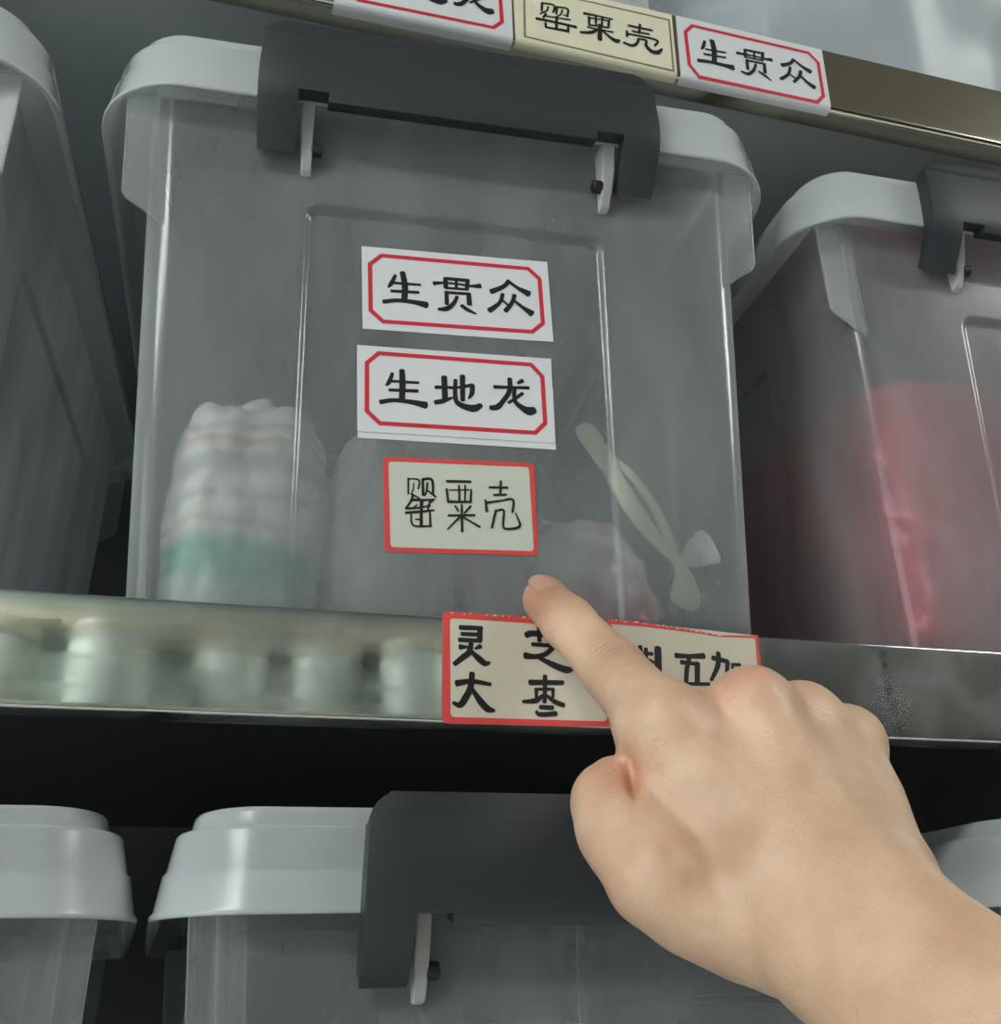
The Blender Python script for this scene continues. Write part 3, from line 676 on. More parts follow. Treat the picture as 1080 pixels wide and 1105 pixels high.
def grid_patch(q, put, nx, nz, depth, curl=None):
    """a sheet filling the quad q (top-left, top-right, bottom-right, bottom-left, mm), depth mm in front of the surface"""
    V, f = [], []
    for j in range(nz + 1):
        for i in range(nx + 1):
            u, v = i / nx, j / nz
            x = (1 - v) * ((1 - u) * q[0][0] + u * q[1][0]) + v * ((1 - u) * q[3][0] + u * q[2][0])
            z = (1 - v) * ((1 - u) * q[0][1] + u * q[1][1]) + v * ((1 - u) * q[3][1] + u * q[2][1])
            V.append(put(x, z, depth + (curl(u, v) if curl else 0)))
    for j in range(nz):
        for i in range(nx):
            a = j * (nx + 1) + i
            f.append((a, a + nx + 1, a + nx + 2, a + 1))
    return V, f

def rounded_quad(q, r, n=5):
    """outline of the quad q with rounded corners of radius r (mm)"""
    out = []
    for i in range(4):
        p = np.array(q[i], float); a = np.array(q[i - 1], float) - p; b = np.array(q[(i + 1) % 4], float) - p
        a /= np.linalg.norm(a); b /= np.linalg.norm(b)
        for k in range(n + 1):
            t = k / n
            out.append(tuple((1 - t) ** 2 * (p + a * r) + 2 * t * (1 - t) * p + t * t * (p + b * r)))
    return out

def band(outer, inner, put, mat, parent, name='border', depth=0.0):
    n = len(outer)
    V = [put(x, z, depth) for x, z in outer] + [put(x, z, depth) for x, z in inner]
    f = [(k, (k + 1) % n, n + (k + 1) % n, n + k) for k in range(n)]
    o = mesh_obj(name, V, f, mat, parent); fix_normals(o); return o

def loop_band(pts, w, put, mat, parent, name='border'):
    c = np.array(pts, float); n = len(c); out, inn = [], []
    for i in range(n):
        a = c[i] - c[i - 1]; b = c[(i + 1) % n] - c[i]
        a /= np.linalg.norm(a); b /= np.linalg.norm(b)
        na = np.array([-a[1], a[0]]); nb = np.array([-b[1], b[0]])
        m = na + nb; m /= np.linalg.norm(m)
        k = (w / 2) / max(0.3, m @ na)
        out.append(tuple(c[i] + m * k)); inn.append(tuple(c[i] - m * k))
    # many short pieces, so that the line follows paper that bends
    def dense(q):
        r = []
        for i in range(n):
            m = max(1, int(np.linalg.norm(c[(i + 1) % n] - c[i]) / 1.0))
            for k in range(m): r.append(tuple(np.array(q[i]) * (1 - k / m) + np.array(q[(i + 1) % n]) * k / m))
        return r
    return band(dense(out), dense(inn), put, mat, parent, name)

def put_box(depth0):
    k = 1 / math.sqrt(1 + TY * TY)
    def put(x, s, d=0.0):           # s runs up the leaning front wall
        z = s * 1e-3 * k
        return (x * 1e-3, YF - TY * z - (depth0 + d) * 1e-3, z)
    return put

def solid_sheet(V, f, mat, parent, name, th=0.0002):
    o = mesh_obj(name, V, f, mat, parent)
    m = o.modifiers.new('thick', 'SOLIDIFY'); m.thickness = th; m.offset = 0
    return o

# three labels stuck on the pressed panel of the middle box
ink_gap = 0.22
qa = [(-43.1, 173.7), (41.5, 176.3), (42.9, 134.9), (-41.6, 132.4)]
pb = put_box(0.25)
V, f = grid_patch(qa, pb, 12, 6, 0.0, lambda u, v: 0.5 * max(0, u - .8) * 2)
la = solid_sheet(V, f, M['paper'], box_mid, 'paper_label')
tag(la, 'white paper label with red eight-sided frame, uppermost of three')
pi = put_box(0.25 + ink_gap)
curl_a = lambda x: max(0, (x + 43) / 86 - .8)
loop_band([(-34.2, 169.9), (32.4, 171.6), (37.5, 166.7), (38.3, 143.8), (33.4, 139.0), (-32.9, 136.8), (-38.4, 141.7), (-39.2, 164.9)], 1.9, lambda x, z, d=0: pi(x, z, d + curl_a(x)), M['red'], la)
lettering(INK['A'], lambda x, z, d=0: pi(x, z, d + curl_a(x)), M['ink'], la)
qb2 = [(-43.3, 112.0), (41.9, 112.0), (42.1, 82.6), (-42.3, 81.2)]
pu = put_box(0.25)
V, f = grid_patch(qb2, pu, 2, 2, 0.0)
us = solid_sheet(V, f, M['paper'], box_mid, 'paper_label')
tag(us, 'blank white sheet peeking out under the second label')
qb = [(-43.8, 124.1), (41.4, 126.2), (41.8, 85.4), (-42.6, 84.0)]
pb2 = put_box(0.55)
V, f = grid_patch(qb, pb2, 4, 4, 0.0)
lb = solid_sheet(V, f, M['paper'], box_mid, 'paper_label')
tag(lb, 'white paper label with red eight-sided frame, second of three')
pi2 = put_box(0.55 + ink_gap)
loop_band([(-34.5, 121.0), (32.2, 122.3), (37.1, 116.9), (37.6, 94.5), (33.1, 89.6), (-33.4, 88.3), (-38.9, 93.5), (-39.4, 115.9)], 1.9, pi2, M['red'], lb)
lettering(INK['B'], pi2, M['ink'], lb)
qc = [(-31.8, 73.6), (32.2, 75.6), (32.6, 34.3), (-30.5, 32.5)]
pc = put_box(0.15)
oc = rounded_quad(qc, 2.0)
V = [pc(x, z) for x, z in oc]
lc = solid_sheet(V, [tuple(reversed(range(len(V))))], M['paper_cream'], box_mid, 'paper_label', 0.00015)
tag(lc, 'cream sticker with solid red border and handwriting, lowest of three')
ci = rounded_quad([(-29.6, 71.7), (29.9, 73.6), (30.9, 36.2), (-28.1, 34.6)], 1.6)
pi3 = put_box(0.15 + 0.2)
band(oc, ci, pi3, M['red_border'], lc)
lettering(INK['C'], pi3, M['pen'], lc, fat=1.4)

# labels on the lip of the middle shelf
def put_lip(z0, depth0):
    def put(x, z, d=0.0): return (x * 1e-3, -(depth0 + d) * 1e-3, z * 1e-3 - z0)
    return put
pd = put_lip(0, 0.25)
qd = [(38.2, 1.6), (106.0, 1.2), (103.6, -39.6), (37.6, -40.4)]
rnd = random.Random(5)
def torn(q, r, teeth=26):
    o = rounded_quad(q, r)
    return o
od = torn(qd, 2.2)
V = [pd(x, z) for x, z in od]
ld_ = solid_sheet(V, [tuple(reversed(range(len(V))))], M['paper_grubby'], shelf_mid, 'paper_label', 0.00015)
tag(ld_, 'cream red-edged label with two rows of large black characters, under the finger')
pdi = put_lip(0, 0.25 + 0.2)
idn = rounded_quad([(41.0, -0.9), (103.0, -1.1), (101.0, -37.5), (40.8, -38.0)], 1.6)
band(od, idn, pdi, M['red_border'], ld_)
lettering(INK['D'], pdi, M['ink'], ld_, fat=1.32)
pe = put_lip(0, 0.10)
qe = [(103.9, 2.6), (169.4, 0.0), (168.2, -39.0), (102.6, -39.4)]
oe = rounded_quad(qe, 1.0)
V = [pe(x, z) for x, z in oe]
le = solid_sheet(V, [tuple(reversed(range(len(V))))], M['paper_grubby'], shelf_mid, 'paper_label', 0.00012)
tag(le, 'cream label with torn red top edge, mostly behind the knuckles')
pei = put_lip(0, 0.10 + 0.12)
ie = [(104.5, 0.9), (120.0, 0.6), (140.0, -0.6), (152.0, -1.6), (168.0, -1.2), (166.3, -36.8), (105.0, -37.2)]
oe2 = [(103.9, 2.6), (120.0, 2.3), (140.0, 0.7), (152.0, -0.9), (169.4, 0.0), (168.2, -39.0), (102.6, -39.4)]
band(oe2, ie, pei, M['red_border'], le)
lettering(INK['E'], pei, M['ink'], le, fat=1.2)
# white tears where the red edges were ripped
def tears(line, n, put, parent, seed):
    r = random.Random(seed); bm = bmesh.new()
    for k in range(n):
        t = (k + r.random()) / n
        i = min(int(t * (len(line) - 1)), len(line) - 2); u = t * (len(line) - 1) - i
        x = line[i][0] * (1 - u) + line[i + 1][0] * u; z = line[i][1] * (1 - u) + line[i + 1][1] * u
        l = r.uniform(0.8, 2.4); a = r.uniform(-0.5, 0.5)
        pts = [(x, z), (x + l * math.cos(a) * .5, z + l * math.sin(a) * .5 + r.uniform(.1, .35)), (x + l * math.cos(a), z + l * math.sin(a)), (x + l * .5, z + l * math.sin(a) * .5 - .15)]
        bm.faces.new([bm.verts.new(put(*p)) for p in pts])
    bmesh.ops.recalc_face_normals(bm, faces=bm.faces)
    return bm_obj('torn_edge', bm, M['tear'], parent)
tears([(40, 1.2), (70, 0.9), (100, 0.7)], 16, put_lip(0, 0.55), ld_, 3)
tears([(105, 2.2), (120, 1.9), (140, 0.2), (152, -1.2)], 22, put_lip(0, 0.32), le, 4)

# labels on the lip of the upper shelf: their lower ends fold round the lip
UZ = 0.340; ULIP = 0.0435
def put_up(depth0):
    zb = UZ - ULIP + 0.003
    def put(x, z, d=0.0):
        h = z * 1e-3; e = (depth0 + d) * 1e-3
        if h >= zb: return (x * 1e-3, -e, h - UZ)
        a = min((zb - h) / 0.003, math.pi / 2)
        over = max(0, (zb - h) - 0.003 * math.pi / 2)
        return (x * 1e-3, 0.003 - (0.003 + e) * math.cos(a) + over, zb - (0.003 + e) * math.sin(a) - UZ)
    return put
def upper_label(q, mat, text):
    V, f = grid_patch(q, put_up(0.2), 3, 40, 0.0)
    o = solid_sheet(V, f, mat, shelf_up, 'paper_label', 0.00015)
    return tag(o, text)
u1 = upper_label([(-10.5, 338.6), (76.6, 338.6), (76.4, 291.5), (-11.2, 291.0)], M['paper'], 'white label with red eight-sided frame, cut off by the top of the picture')
pu1 = put_up(0.42)
loop_band([(x + 33.4, z + 212.6) for x, z in [(-34.5, 121.0), (32.2, 122.3), (37.1, 116.9), (37.6, 94.5), (33.1, 89.6), (-33.4, 88.3), (-38.9, 93.5), (-39.4, 115.9)]], 2.0, pu1, M['red'], u1)
lettering(INK['B'], pu1, M['ink'], u1, (33.4, 212.6))
u2 = upper_label([(77.6, 339.2), (165.2, 339.2), (164.2, 292.8), (77.8, 293.6)], M['paper_yellow'], 'yellowed label with thin brown frame between two white labels')
loop_band([(83.4, 334.5), (82.6, 300.8), (162.3, 299.4), (163.2, 334.8)], 1.0, pu1, M['brown_print'], u2)
lettering(INK['U2'], pu1, M['ink'], u2)
u3 = upper_label([(167.6, 339.5), (255.2, 339.0), (253.9, 292.8), (166.2, 292.4)], M['paper'], 'white label with red eight-sided frame next to the bare olive end of the lip')
loop_band([(176.7, 334.5), (246.0, 334.2), (251.1, 328.4), (250.4, 304.6), (246.0, 299.4), (176.5, 299.2), (171.9, 306.0), (172.0, 328.8)], 2.0, pu1, M['red'], u3)
lettering(INK['U3'], pu1, M['ink'], u3)

# ------------------------------------------------------------------ bags inside the boxes and on the upper shelf
def crumple(name, centre, half, mat, seed, power=3.0, amp=0.10, freq=3.0, flat=True, sub=5, ridge=0.6, rz=0.0):
    """a soft crumpled bag: rounded-box ball pushed about by folds of noise, resting flat on its bottom"""
    bm = bmesh.new()
    bmesh.ops.create_icosphere(bm, subdivisions=sub, radius=1.0)
    off = Vector((seed * 3.7, seed * 1.3, seed * 7.1))
    for v in bm.verts:
        n = v.co.normalized()
        p = power
        k = (abs(n.x) ** p + abs(n.y) ** p + abs(n.z) ** p) ** (-1 / p)
        q = n * k
        a = noise.noise(q * freq + off)
        b = 1 - abs(noise.noise(q * freq * 1.7 + off * 2)) * 2
        c = 1 - abs(noise.noise(Vector((q.x * freq * 3.5, q.y * freq * 3.5, q.z * freq * 1.3)) + off)) * 2
        s = 1 + amp * (a + ridge * b * 0.6 + ridge * c * 0.35)
        v.co = Vector((q.x * half[0] * s, q.y * half[1] * s, q.z * half[2] * s))
    zmin = -half[2] * 0.97
    for v in bm.verts:
        if flat and v.co.z < zmin: v.co.z = zmin + (v.co.z - zmin) * 0.02
        v.co.z -= zmin
    lo = min(v.co.z for v in bm.verts)
    for v in bm.verts: v.co.z -= lo
    o = bm_obj(name, bm, mat, None, True)
    o.location = centre; o.rotation_euler = (0, 0, rz)
    return o

def printed_bag_mat():
    m, nt, out = new_mat('printed_white_bag')
    L = nt.links.new
    tc = N(nt, 'ShaderNodeTexCoord')
    sx = N(nt, 'ShaderNodeSeparateXYZ'); L(tc.outputs['Object'], sx.inputs[0])
    nz = N(nt, 'ShaderNodeTexNoise'); nz.inputs['Scale'].default_value = 12; L(tc.outputs['Object'], nz.inputs['Vector'])
    ad = N(nt, 'ShaderNodeMath', operation='MULTIPLY_ADD'); ad.inputs[1].default_value = 0.022
    L(nz.outputs['Fac'], ad.inputs[0]); L(sx.outputs['Z'], ad.inputs[2])
    r = N(nt, 'ShaderNodeValToRGB'); r.color_ramp.interpolation = 'LINEAR'
    mr = N(nt, 'ShaderNodeMapRange'); mr.inputs['From Min'].default_value = 0.0; mr.inputs['From Max'].default_value = 0.11
    L(ad.outputs[0], mr.inputs[0]); L(mr.outputs[0], r.inputs[0])
    W = (0.72, 0.70, 0.65, 1); G = (0.13, 0.38, 0.30, 1); K = (0.46, 0.47, 0.49, 1); Rr = (0.62, 0.42, 0.38, 1)
    e = r.color_ramp.elements
    e[0].position = 0.0; e[0].color = (0.42, 0.46, 0.45, 1); e[1].position = 1.0; e[1].color = W
    for p, c in ((0.30, (0.42, 0.50, 0.46, 1)), (0.36, G), (0.43, G), (0.47, (0.42, 0.52, 0.46, 1)), (0.50, W), (0.525, Rr), (0.545, W), (0.60, W), (0.63, K), (0.66, W), (0.72, W), (0.75, K), (0.80, K), (0.83, W), (0.88, Rr), (0.90, W), (0.94, K), (0.96, W)):
        x = e.new(p); x.color = c
    p = N(nt, 'ShaderNodeBsdfPrincipled'); p.inputs['Roughness'].default_value = 0.35
    L(r.outputs[0], p.inputs['Base Color']); L(p.outputs[0], out.inputs[0])
    return m
M['printed'] = printed_bag_mat()
M['red_bag'] = principled('red_plastic_bag', (0.66, 0.05, 0.09), 0.30, bump=(45, 1.0), var=(16, 0.6))
M['white_bag'] = film('thin_white_bag', (0.84, 0.86, 0.82), 0.62, rough=0.42, gloss=0.5, trans=0.3, bump=(40, 0.5))
M['clear_bag'] = film('clear_bag', (0.80, 0.86, 0.90), 0.46, rough=0.36, gloss=0.7, trans=0.35)
M['red_print_bag'] = film('red_printed_clear_bag', (0.82, 0.86, 0.84), 0.62, rough=0.3, gloss=0.7, trans=0.3, colvar=(26, (0.62, 0.06, 0.13)))
M['green_bag'] = film('green_tinted_bag', (0.74, 0.82, 0.74), 0.65, rough=0.3, gloss=0.6, trans=0.3, colvar=(24, (0.05, 0.42, 0.26)))
M['cream_bag'] = film('cream_twisted_bag', (0.92, 0.88, 0.66), 0.92, rough=0.3, trans=0.3)

def in_mid(x, y, z):
    c, s = math.cos(-0.068), math.sin(-0.068)
    return (MX + c * x - s * y, s * x + c * y, z)
FLOOR_IN = 0.0012
o = crumple('printed_bag', in_mid(-0.086, 0.066, FLOOR_IN), (0.031, 0.026, 0.056), M['printed'], 2, 3.2, 0.15, 2.0, rz=-0.068)
tag(o, 'white printed bag with a green band inside the labelled box, far from the knotted bag', 'bag')
o = crumple('white_bag', in_mid(-0.022, 0.074, FLOOR_IN), (0.027, 0.028, 0.056), M['white_bag'], 5, 2.6, 0.16, 2.2, rz=0.1)
tag(o, 'plain whitish bag in the middle of the labelled box', 'bag')
o = crumple('green_bag', in_mid(0.104, 0.150, FLOOR_IN), (0.018, 0.030, 0.038), M['green_bag'], 9, 2.6, 0.14, 2.4)
tag(o, 'small green-tinted bag in the corner of the labelled box', 'bag')
tied = empty('knotted_bag', in_mid(0.058, 0.085, FLOOR_IN), -0.068)
tag(tied, 'clear red-printed bag with a twisted cream neck inside the labelled box', 'bag')
o = crumple('bag_body', (0, 0, 0), (0.042, 0.032, 0.036), M['red_print_bag'], 12, 2.4, 0.18, 2.2)
o.parent = tied
def neck(name, pts, mat, parent, flat=0.45, twist=0.0):
    """a gathered strip of film: flattened tube of changing width through the points (x, y, z, half width)"""
    V, f = [], []; n = len(pts); m = 14
    P = [Vector(p[:3]) for p in pts]
    for i in range(n):
        d = (P[min(i + 1, n - 1)] - P[max(i - 1, 0)]).normalized()
        a = d.cross(Vector((0, 1, 0))).normalized(); b = d.cross(a)
        for k in range(m):
            t = 2 * math.pi * k / m
            w = pts[i][3] * (1 + 0.16 * math.sin(5 * t + i * 0.7 + twist))
            V.append(P[i] + a * math.cos(t) * w + b * math.sin(t) * w * flat)
    for i in range(n - 1):
        for k in range(m): f.append((i * m + k, i * m + (k + 1) % m, (i + 1) * m + (k + 1) % m, (i + 1) * m + k))
    f.append(tuple(range(m))); f.append(tuple(reversed(range((n - 1) * m, n * m))))
    o = mesh_obj(name, V, f, mat, parent, True); fix_normals(o)
    o.data.polygons.foreach_set('use_smooth', [True] * len(o.data.polygons))
    s = o.modifiers.new('sub', 'SUBSURF'); s.levels = 1; s.render_levels = 2
    return o
KX, KY = -0.064, -0.105
def kp(x, y, z, w): return (x + KX, y + KY, z - FLOOR_IN, w)
neck('twisted_neck', [kp(.0625, .046, .1010, .0050), kp(.0670, .045, .0920, .0056), kp(.0735, .043, .0775, .0040), kp(.0815, .043, .0610, .0044), kp(.0905, .043, .0475, .0040), kp(.0990, .043, .0380, .0022), kp(.1020, .043, .0345, .0026), kp(.1035, .043, .0280, .0050), kp(.1030, .043, .0200, .0075), kp(.1000, .043, .0150, .0060)], M['cream_bag'], tied, 0.22)
neck('neck_loop', [kp(.0690, .047, .0900, .0014), kp(.0800, .047, .0830, .0020), kp(.0895, .047, .0720, .0022), kp(.0960, .046, .0580, .0024), kp(.0995, .045, .0450, .0022), kp(.1005, .044, .0370, .0018)], M['cream_bag'], tied, 0.25)
neck('neck_frill', [kp(.1010, .044, .0355, .0018), kp(.1080, .046, .0390, .0050), kp(.1160, .048, .0450, .0085), kp(.1220, .050, .0470, .0095)], M['white_bag'], tied, 0.25)
o = crumple('red_bag', (0.3940 + 0.006, 0.208, FLOOR_IN), (0.113, 0.166, 0.092), M['red_bag'], 21, 5.0, 0.075, 3.2, rz=-0.04, sub=6)
tag(o, 'large crumpled red plastic bag filling the lower half of a translucent box', 'bag')
o = crumple('white_bag', (0.130, 0.19, -0.3365 + FLOOR_IN), (0.060, 0.085, 0.096), M['white_bag'], 31, 3.0, 0.10, 2.2)
tag(o, 'pale bag dimly seen in the black-handled box below the middle shelf', 'bag')
o = crumple('clear_bag', (0.392, 0.185, 0.340), (0.150, 0.150, 0.130), M['clear_bag'], 41, 3.2, 0.09, 1.0, sub=6, ridge=1.2)
tag(o, 'large crinkled clear plastic bag on the upper steel shelf, above its bare lip', 'bag')
o = crumple('clear_bag', (0.100, 0.190, 0.340), (0.095, 0.150, 0.120), M['clear_bag'], 47, 4.0, 0.07, 1.0, ridge=1.0)
tag(o, 'greyish clear bag on the upper steel shelf, above the yellowed label', 'bag')


# ------------------------------------------------------------------ the pointing hand
FLESH = [
 ('idx',(78.0,-2.8,7.7),8.9,(82.4,-14.6,-4.6),9.6),
 ('idx',(82.4,-14.6,-4.6),9.6,(91.9,-32.3,-27.5),10.9),
 ('idx',(91.9,-32.3,-27.5),10.9,(92.9,-64.1,-53.6),12.8),
 ('palm',(92.9,-64.1,-53.6),12.8,(124.7,-87.0,-110.7),16.5),
 ('palm',(123.0,-68.9,-48.9),13.2,(128.4,-93.6,-108.7),16.5),
 ('palm',(146.6,-59.1,-49.1),12.0,(138.7,-92.3,-106.3),15.0),
 ('palm',(168.6,-51.3,-53.7),11.4,(145.5,-87.4,-104.1),14.0),
 ('palm',(160.9,-64.3,-80.1),12.0,(145.5,-87.4,-104.1),14.0),
 ('palm',(98.2,-59.6,-57.2),11.0,(121.1,-63.5,-54.3),11.0),
 ('palm',(128.5,-59.5,-53.2),11.0,(147.8,-54.2,-53.0),10.5),
 ('palm',(150.7,-53.0,-52.7),10.5,(170.5,-45.8,-57.0),10.0),
 ('palm',(110.9,-63.8,-69.3),12.0,(122.4,-76.2,-87.7),14.0),
 ('palm',(101.4,-59.8,-71.7),15.0,(121.6,-80.1,-98.7),19.0),
 ('palm',(138.5,-52.8,-69.8),15.0,(142.1,-73.2,-95.4),18.0),
 ('palm',(94.1,-57.3,-77.1),12.0,(111.7,-81.5,-98.8),17.0),
 ('cur',(123.0,-68.9,-48.9),13.0,(138.7,-31.7,-41.0),10.6),
 ('cur',(138.7,-31.7,-41.0),10.6,(143.8,-11.9,-62.9),9.5),
 ('cur',(143.8,-11.9,-62.9),9.5,(142.9,-27.8,-75.1),8.5),
 ('cur',(146.6,-59.1,-49.1),12.0,(163.1,-23.0,-44.3),10.0),
 ('cur',(163.1,-23.0,-44.3),10.0,(165.2,-10.5,-65.7),9.0),
 ('cur',(165.2,-10.5,-65.7),9.0,(160.5,-26.4,-77.9),8.2),
 ('cur',(168.6,-51.3,-53.7),11.0,(181.9,-22.4,-51.1),9.0),
 ('cur',(181.9,-22.4,-51.1),9.0,(181.0,-13.8,-69.3),8.0),
 ('cur',(181.0,-13.8,-69.3),8.0,(176.5,-26.2,-79.3),7.5),
 ('thm',(119.7,-76.6,-115.0),17.5,(85.8,-69.2,-97.9),15.6),
 ('thm',(85.8,-69.2,-97.9),15.6,(79.6,-51.3,-75.3),12.6),
 ('thm',(80.4,-59.3,-85.9),14.2,(80.0,-57.6,-84.3),14.2),
 ('tip',(79.6,-51.3,-75.3),12.4,(89.4,-31.7,-67.2),10.6),
 ('palm',(111.9,-67.1,-110.6),17.5,(97.8,-66.0,-105.7),16.0),
 ('palm',(123.9,-96.2,-120.1),18.0,(124.7,-87.0,-110.7),17.0),
 ('palm',(134.6,-100.3,-111.0),16.5,(144.0,-89.2,-104.3),15.0),
 ('palm',(123.9,-96.2,-120.1),18.0,(162.9,-254.7,-254.5),27.0),
 ('palm',(134.5,-101.2,-111.5),16.5,(185.8,-261.0,-239.2),27.0),
 ('palm',(128.3,-99.5,-115.9),20.0,(175.6,-256.9,-246.0),28.0),
]

def flesh_mesh():
    h = 0.0014
    lo = np.array([0.058, -0.300, -0.290]); hi = np.array([0.225, 0.012, 0.026])
    nx, ny, nz = [int(math.ceil(v)) for v in (hi - lo) / h]
    X = lo[0] + h * np.arange(nx); Y = lo[1] + h * np.arange(ny); Z = lo[2] + h * np.arange(nz)
    fields = {}
    BIG = 0.05
    for g, a, ra, b, rb in FLESH:
        a = np.array(a) * 1e-3; b = np.array(b) * 1e-3; ra *= 1e-3; rb *= 1e-3
        m = max(ra, rb) + 0.022
        s0 = [max(0, int((min(a[i], b[i]) - m - lo[i]) / h)) for i in range(3)]
        s1 = [min((nx, ny, nz)[i], int((max(a[i], b[i]) + m - lo[i]) / h) + 1) for i in range(3)]
        if any(s1[i] <= s0[i] for i in range(3)): continue
        sl = tuple(slice(s0[i], s1[i]) for i in range(3))
        gx, gy, gz = np.meshgrid(X[sl[0]], Y[sl[1]], Z[sl[2]], indexing='ij')
        pa = np.stack([gx - a[0], gy - a[1], gz - a[2]], -1); ba = b - a
        t = np.clip((pa @ ba) / (ba @ ba), 0, 1)
        d = np.linalg.norm(pa - t[..., None] * ba, axis=-1) - (ra + (rb - ra) * t)
        k = {'idx': 0.0035, 'palm': 0.0105, 'cur': 0.003, 'thm': 0.005, 'tip': 0.002}[g]
        if g not in fields: fields[g] = np.full((nx, ny, nz), BIG)
        F = fields[g][sl]
        hh = np.clip(0.5 + 0.5 * (F - d) / k, 0, 1)
        fields[g][sl] = F * (1 - hh) + d * hh - k * hh * (1 - hh)
    def smin(A, B, k):
        hh = np.clip(0.5 + 0.5 * (A - B) / k, 0, 1)
        return A * (1 - hh) + B * hh - k * hh * (1 - hh)
    F = smin(fields['palm'], fields['idx'], 0.009)
    F = smin(F, fields['cur'], 0.006)
    F = smin(F, fields['thm'], 0.0055)
    F = smin(F, fields['tip'], 0.0022)
    G = np.meshgrid(X, Y, Z, indexing='ij')
    # knuckle swellings, tendon hollows and finger creases
    def dist(c): return np.sqrt((G[0] - c[0]) ** 2 + (G[1] - c[1]) ** 2 + (G[2] - c[2]) ** 2)
    for c, r, amt in SWELL:
        F -= amt * np.exp(-(dist(c) / r) ** 2)
    for p, n, w, amt, c, r in CREASE:
        s = (G[0] - p[0]) * n[0] + (G[1] - p[1]) * n[1] + (G[2] - p[2]) * n[2]
        F += amt * np.exp(-(s / w) ** 2) * np.exp(-(dist(c) / r) ** 2)
    # surface nets
    ins = F < 0
    cnt = np.zeros((nx - 1, ny - 1, nz - 1), int); acc = np.zeros((nx - 1, ny - 1, nz - 1, 3)); ne = np.zeros((nx - 1, ny - 1, nz - 1))
    corners = [(i, j, k) for i in (0, 1) for j in (0, 1) for k in (0, 1)]
    def cs(A, c): return A[c[0]:nx - 1 + c[0], c[1]:ny - 1 + c[1], c[2]:nz - 1 + c[2]]
    for c in corners: cnt += cs(ins, c)
    act = (cnt > 0) & (cnt < 8)
    for c in corners:
        for ax in range(3):
            if c[ax]: continue
            e = list(c); e[ax] = 1
            f0, f1 = cs(F, c), cs(F, e)
            cross = (f0 < 0) != (f1 < 0)
            den = np.where(cross, f0 - f1, 1.0)
            t = np.where(cross, f0 / den, 0)
            for q in range(3):
                acc[..., q] += np.where(cross, c[q] + (t if q == ax else 0), 0)
            ne += cross
    idx = -np.ones(act.shape, int); ids = np.argwhere(act); idx[act] = np.arange(len(ids))
    V = lo + h * (ids + acc[act] / ne[act][:, None])
    faces = []
    for ax in range(3):
        o1, o2 = [(1, 2), (2, 0), (0, 1)][ax]
        a = [slice(None)] * 3; b = [slice(None)] * 3
        a[ax] = slice(0, -1); b[ax] = slice(1, None)
        A = ins[tuple(a)]; B = ins[tuple(b)]
        for flip, mask in ((False, A & ~B), (True, ~A & B)):
            pts = np.argwhere(mask)
            pts = pts[(pts[:, o1] > 0) & (pts[:, o2] > 0) & (pts[:, o1] < idx.shape[o1]) & (pts[:, o2] < idx.shape[o2])]
            pts = pts[pts[:, ax] < idx.shape[ax]]
            def at(d1, d2):
                q = pts.copy(); q[:, o1] -= d1; q[:, o2] -= d2
                return idx[q[:, 0], q[:, 1], q[:, 2]]
            quad = np.stack([at(1, 1), at(0, 1), at(0, 0), at(1, 0)], 1)
            quad = quad[(quad >= 0).all(1)]
            if flip: quad = quad[:, ::-1]
            faces.append(quad)
    return V, np.vstack(faces).tolist()
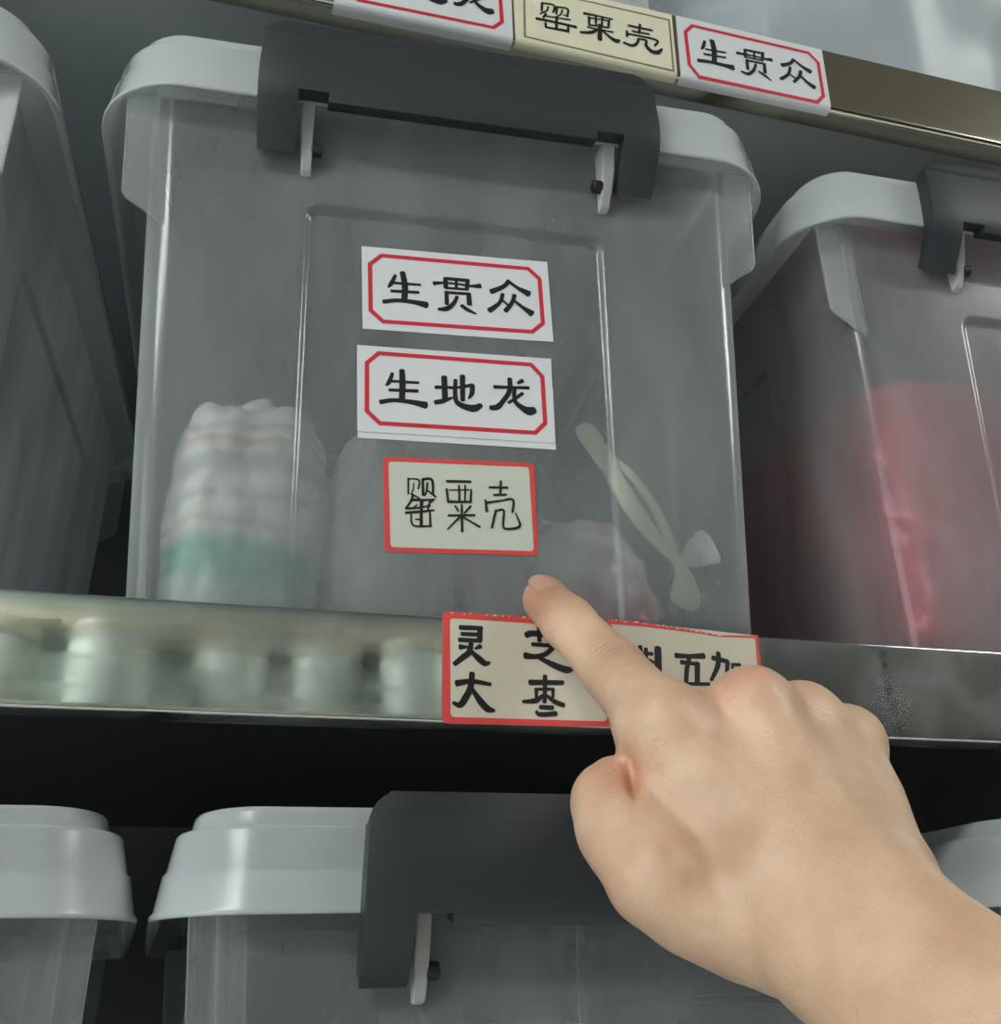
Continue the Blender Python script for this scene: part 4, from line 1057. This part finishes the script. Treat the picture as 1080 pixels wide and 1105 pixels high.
SWELL = [((0.0862, -0.0792, -0.0500), 0.010, 0.0008), ((0.1175, -0.0805, -0.0421), 0.009, 0.0018),
         ((0.1410, -0.0712, -0.0440), 0.0085, 0.0012), ((0.1640, -0.0649, -0.0484), 0.008, 0.0010),
         ((0.0888, -0.0442, -0.0267), 0.009, 0.0009), ((0.0712, -0.0613, -0.0725), 0.010, 0.0010),
         ((0.1040, -0.0771, -0.0578), 0.010, -0.0006), ((0.1294, -0.0742, -0.0593), 0.009, -0.0005),
         ((0.1500, -0.0688, -0.0619), 0.008, -0.0004), ((0.0955, -0.0850, -0.0870), 0.015, -0.0046)]
CREASE = [((0.0809, -0.0656, -0.0710), (0.910, -0.409, 0.063), 0.0016, 0.0042, (0.0809, -0.0656, -0.0710), 0.0085)]

V, f = flesh_mesh()
hand = mesh_obj('person', V, f, M['skin'], None, True)
m = hand.modifiers.new('smooth', 'SMOOTH'); m.factor = 0.5; m.iterations = 3
tag(hand, 'bare right hand and forearm with index finger pointing at the lowest label', 'person')

# fingernail of the pointing finger: a curved plate lying on the last joint
def nail_mesh():
    A = np.array((77.97, -2.77, 7.71)); ax = np.array((-0.2515, 0.6697, 0.6987)); D = np.array((-0.0813, -0.7340, 0.6743)); S_ = np.cross(ax, D)
    V, f = [], []; nu, nv = 14, 14
    for i in range(nu + 1):
        t = -5.0 + 12.2 * i / nu
        end = max(0.0, (i / nu - 0.62) / 0.38); base = max(0.0, (0.30 - i / nu) / 0.30)
        half = math.radians(46) * math.sqrt(max(0.05, 1 - 0.55 * end ** 2.4)) * math.sqrt(max(0.05, 1 - 0.8 * base ** 2))
        R0 = 9.05 - 0.03 * t
        R = math.sqrt(max(1, R0 ** 2 - (max(0, t) * 0.92) ** 2)) * 0.55 + R0 * 0.45
        R += 0.12 - 0.45 * base
        for k in range(nv + 1):
            p = half * (2 * k / nv - 1)
            q = A + ax * t + (D * math.cos(p) + S_ * math.sin(p)) * (R - 0.25 * abs(2 * k / nv - 1) ** 3)
            V.append(tuple(q * 1e-3))
    for i in range(nu):
        for k in range(nv):
            a = i * (nv + 1) + k; f.append((a, a + 1, a + nv + 2, a + nv + 1))
    return V, f
V, f = nail_mesh()
nail = mesh_obj('fingernail', V, f, M['nail'], hand, True)
m = nail.modifiers.new('thick', 'SOLIDIFY'); m.thickness = 0.0004; m.offset = 0
nail['label'] = 'short pinkish nail of the pointing finger'
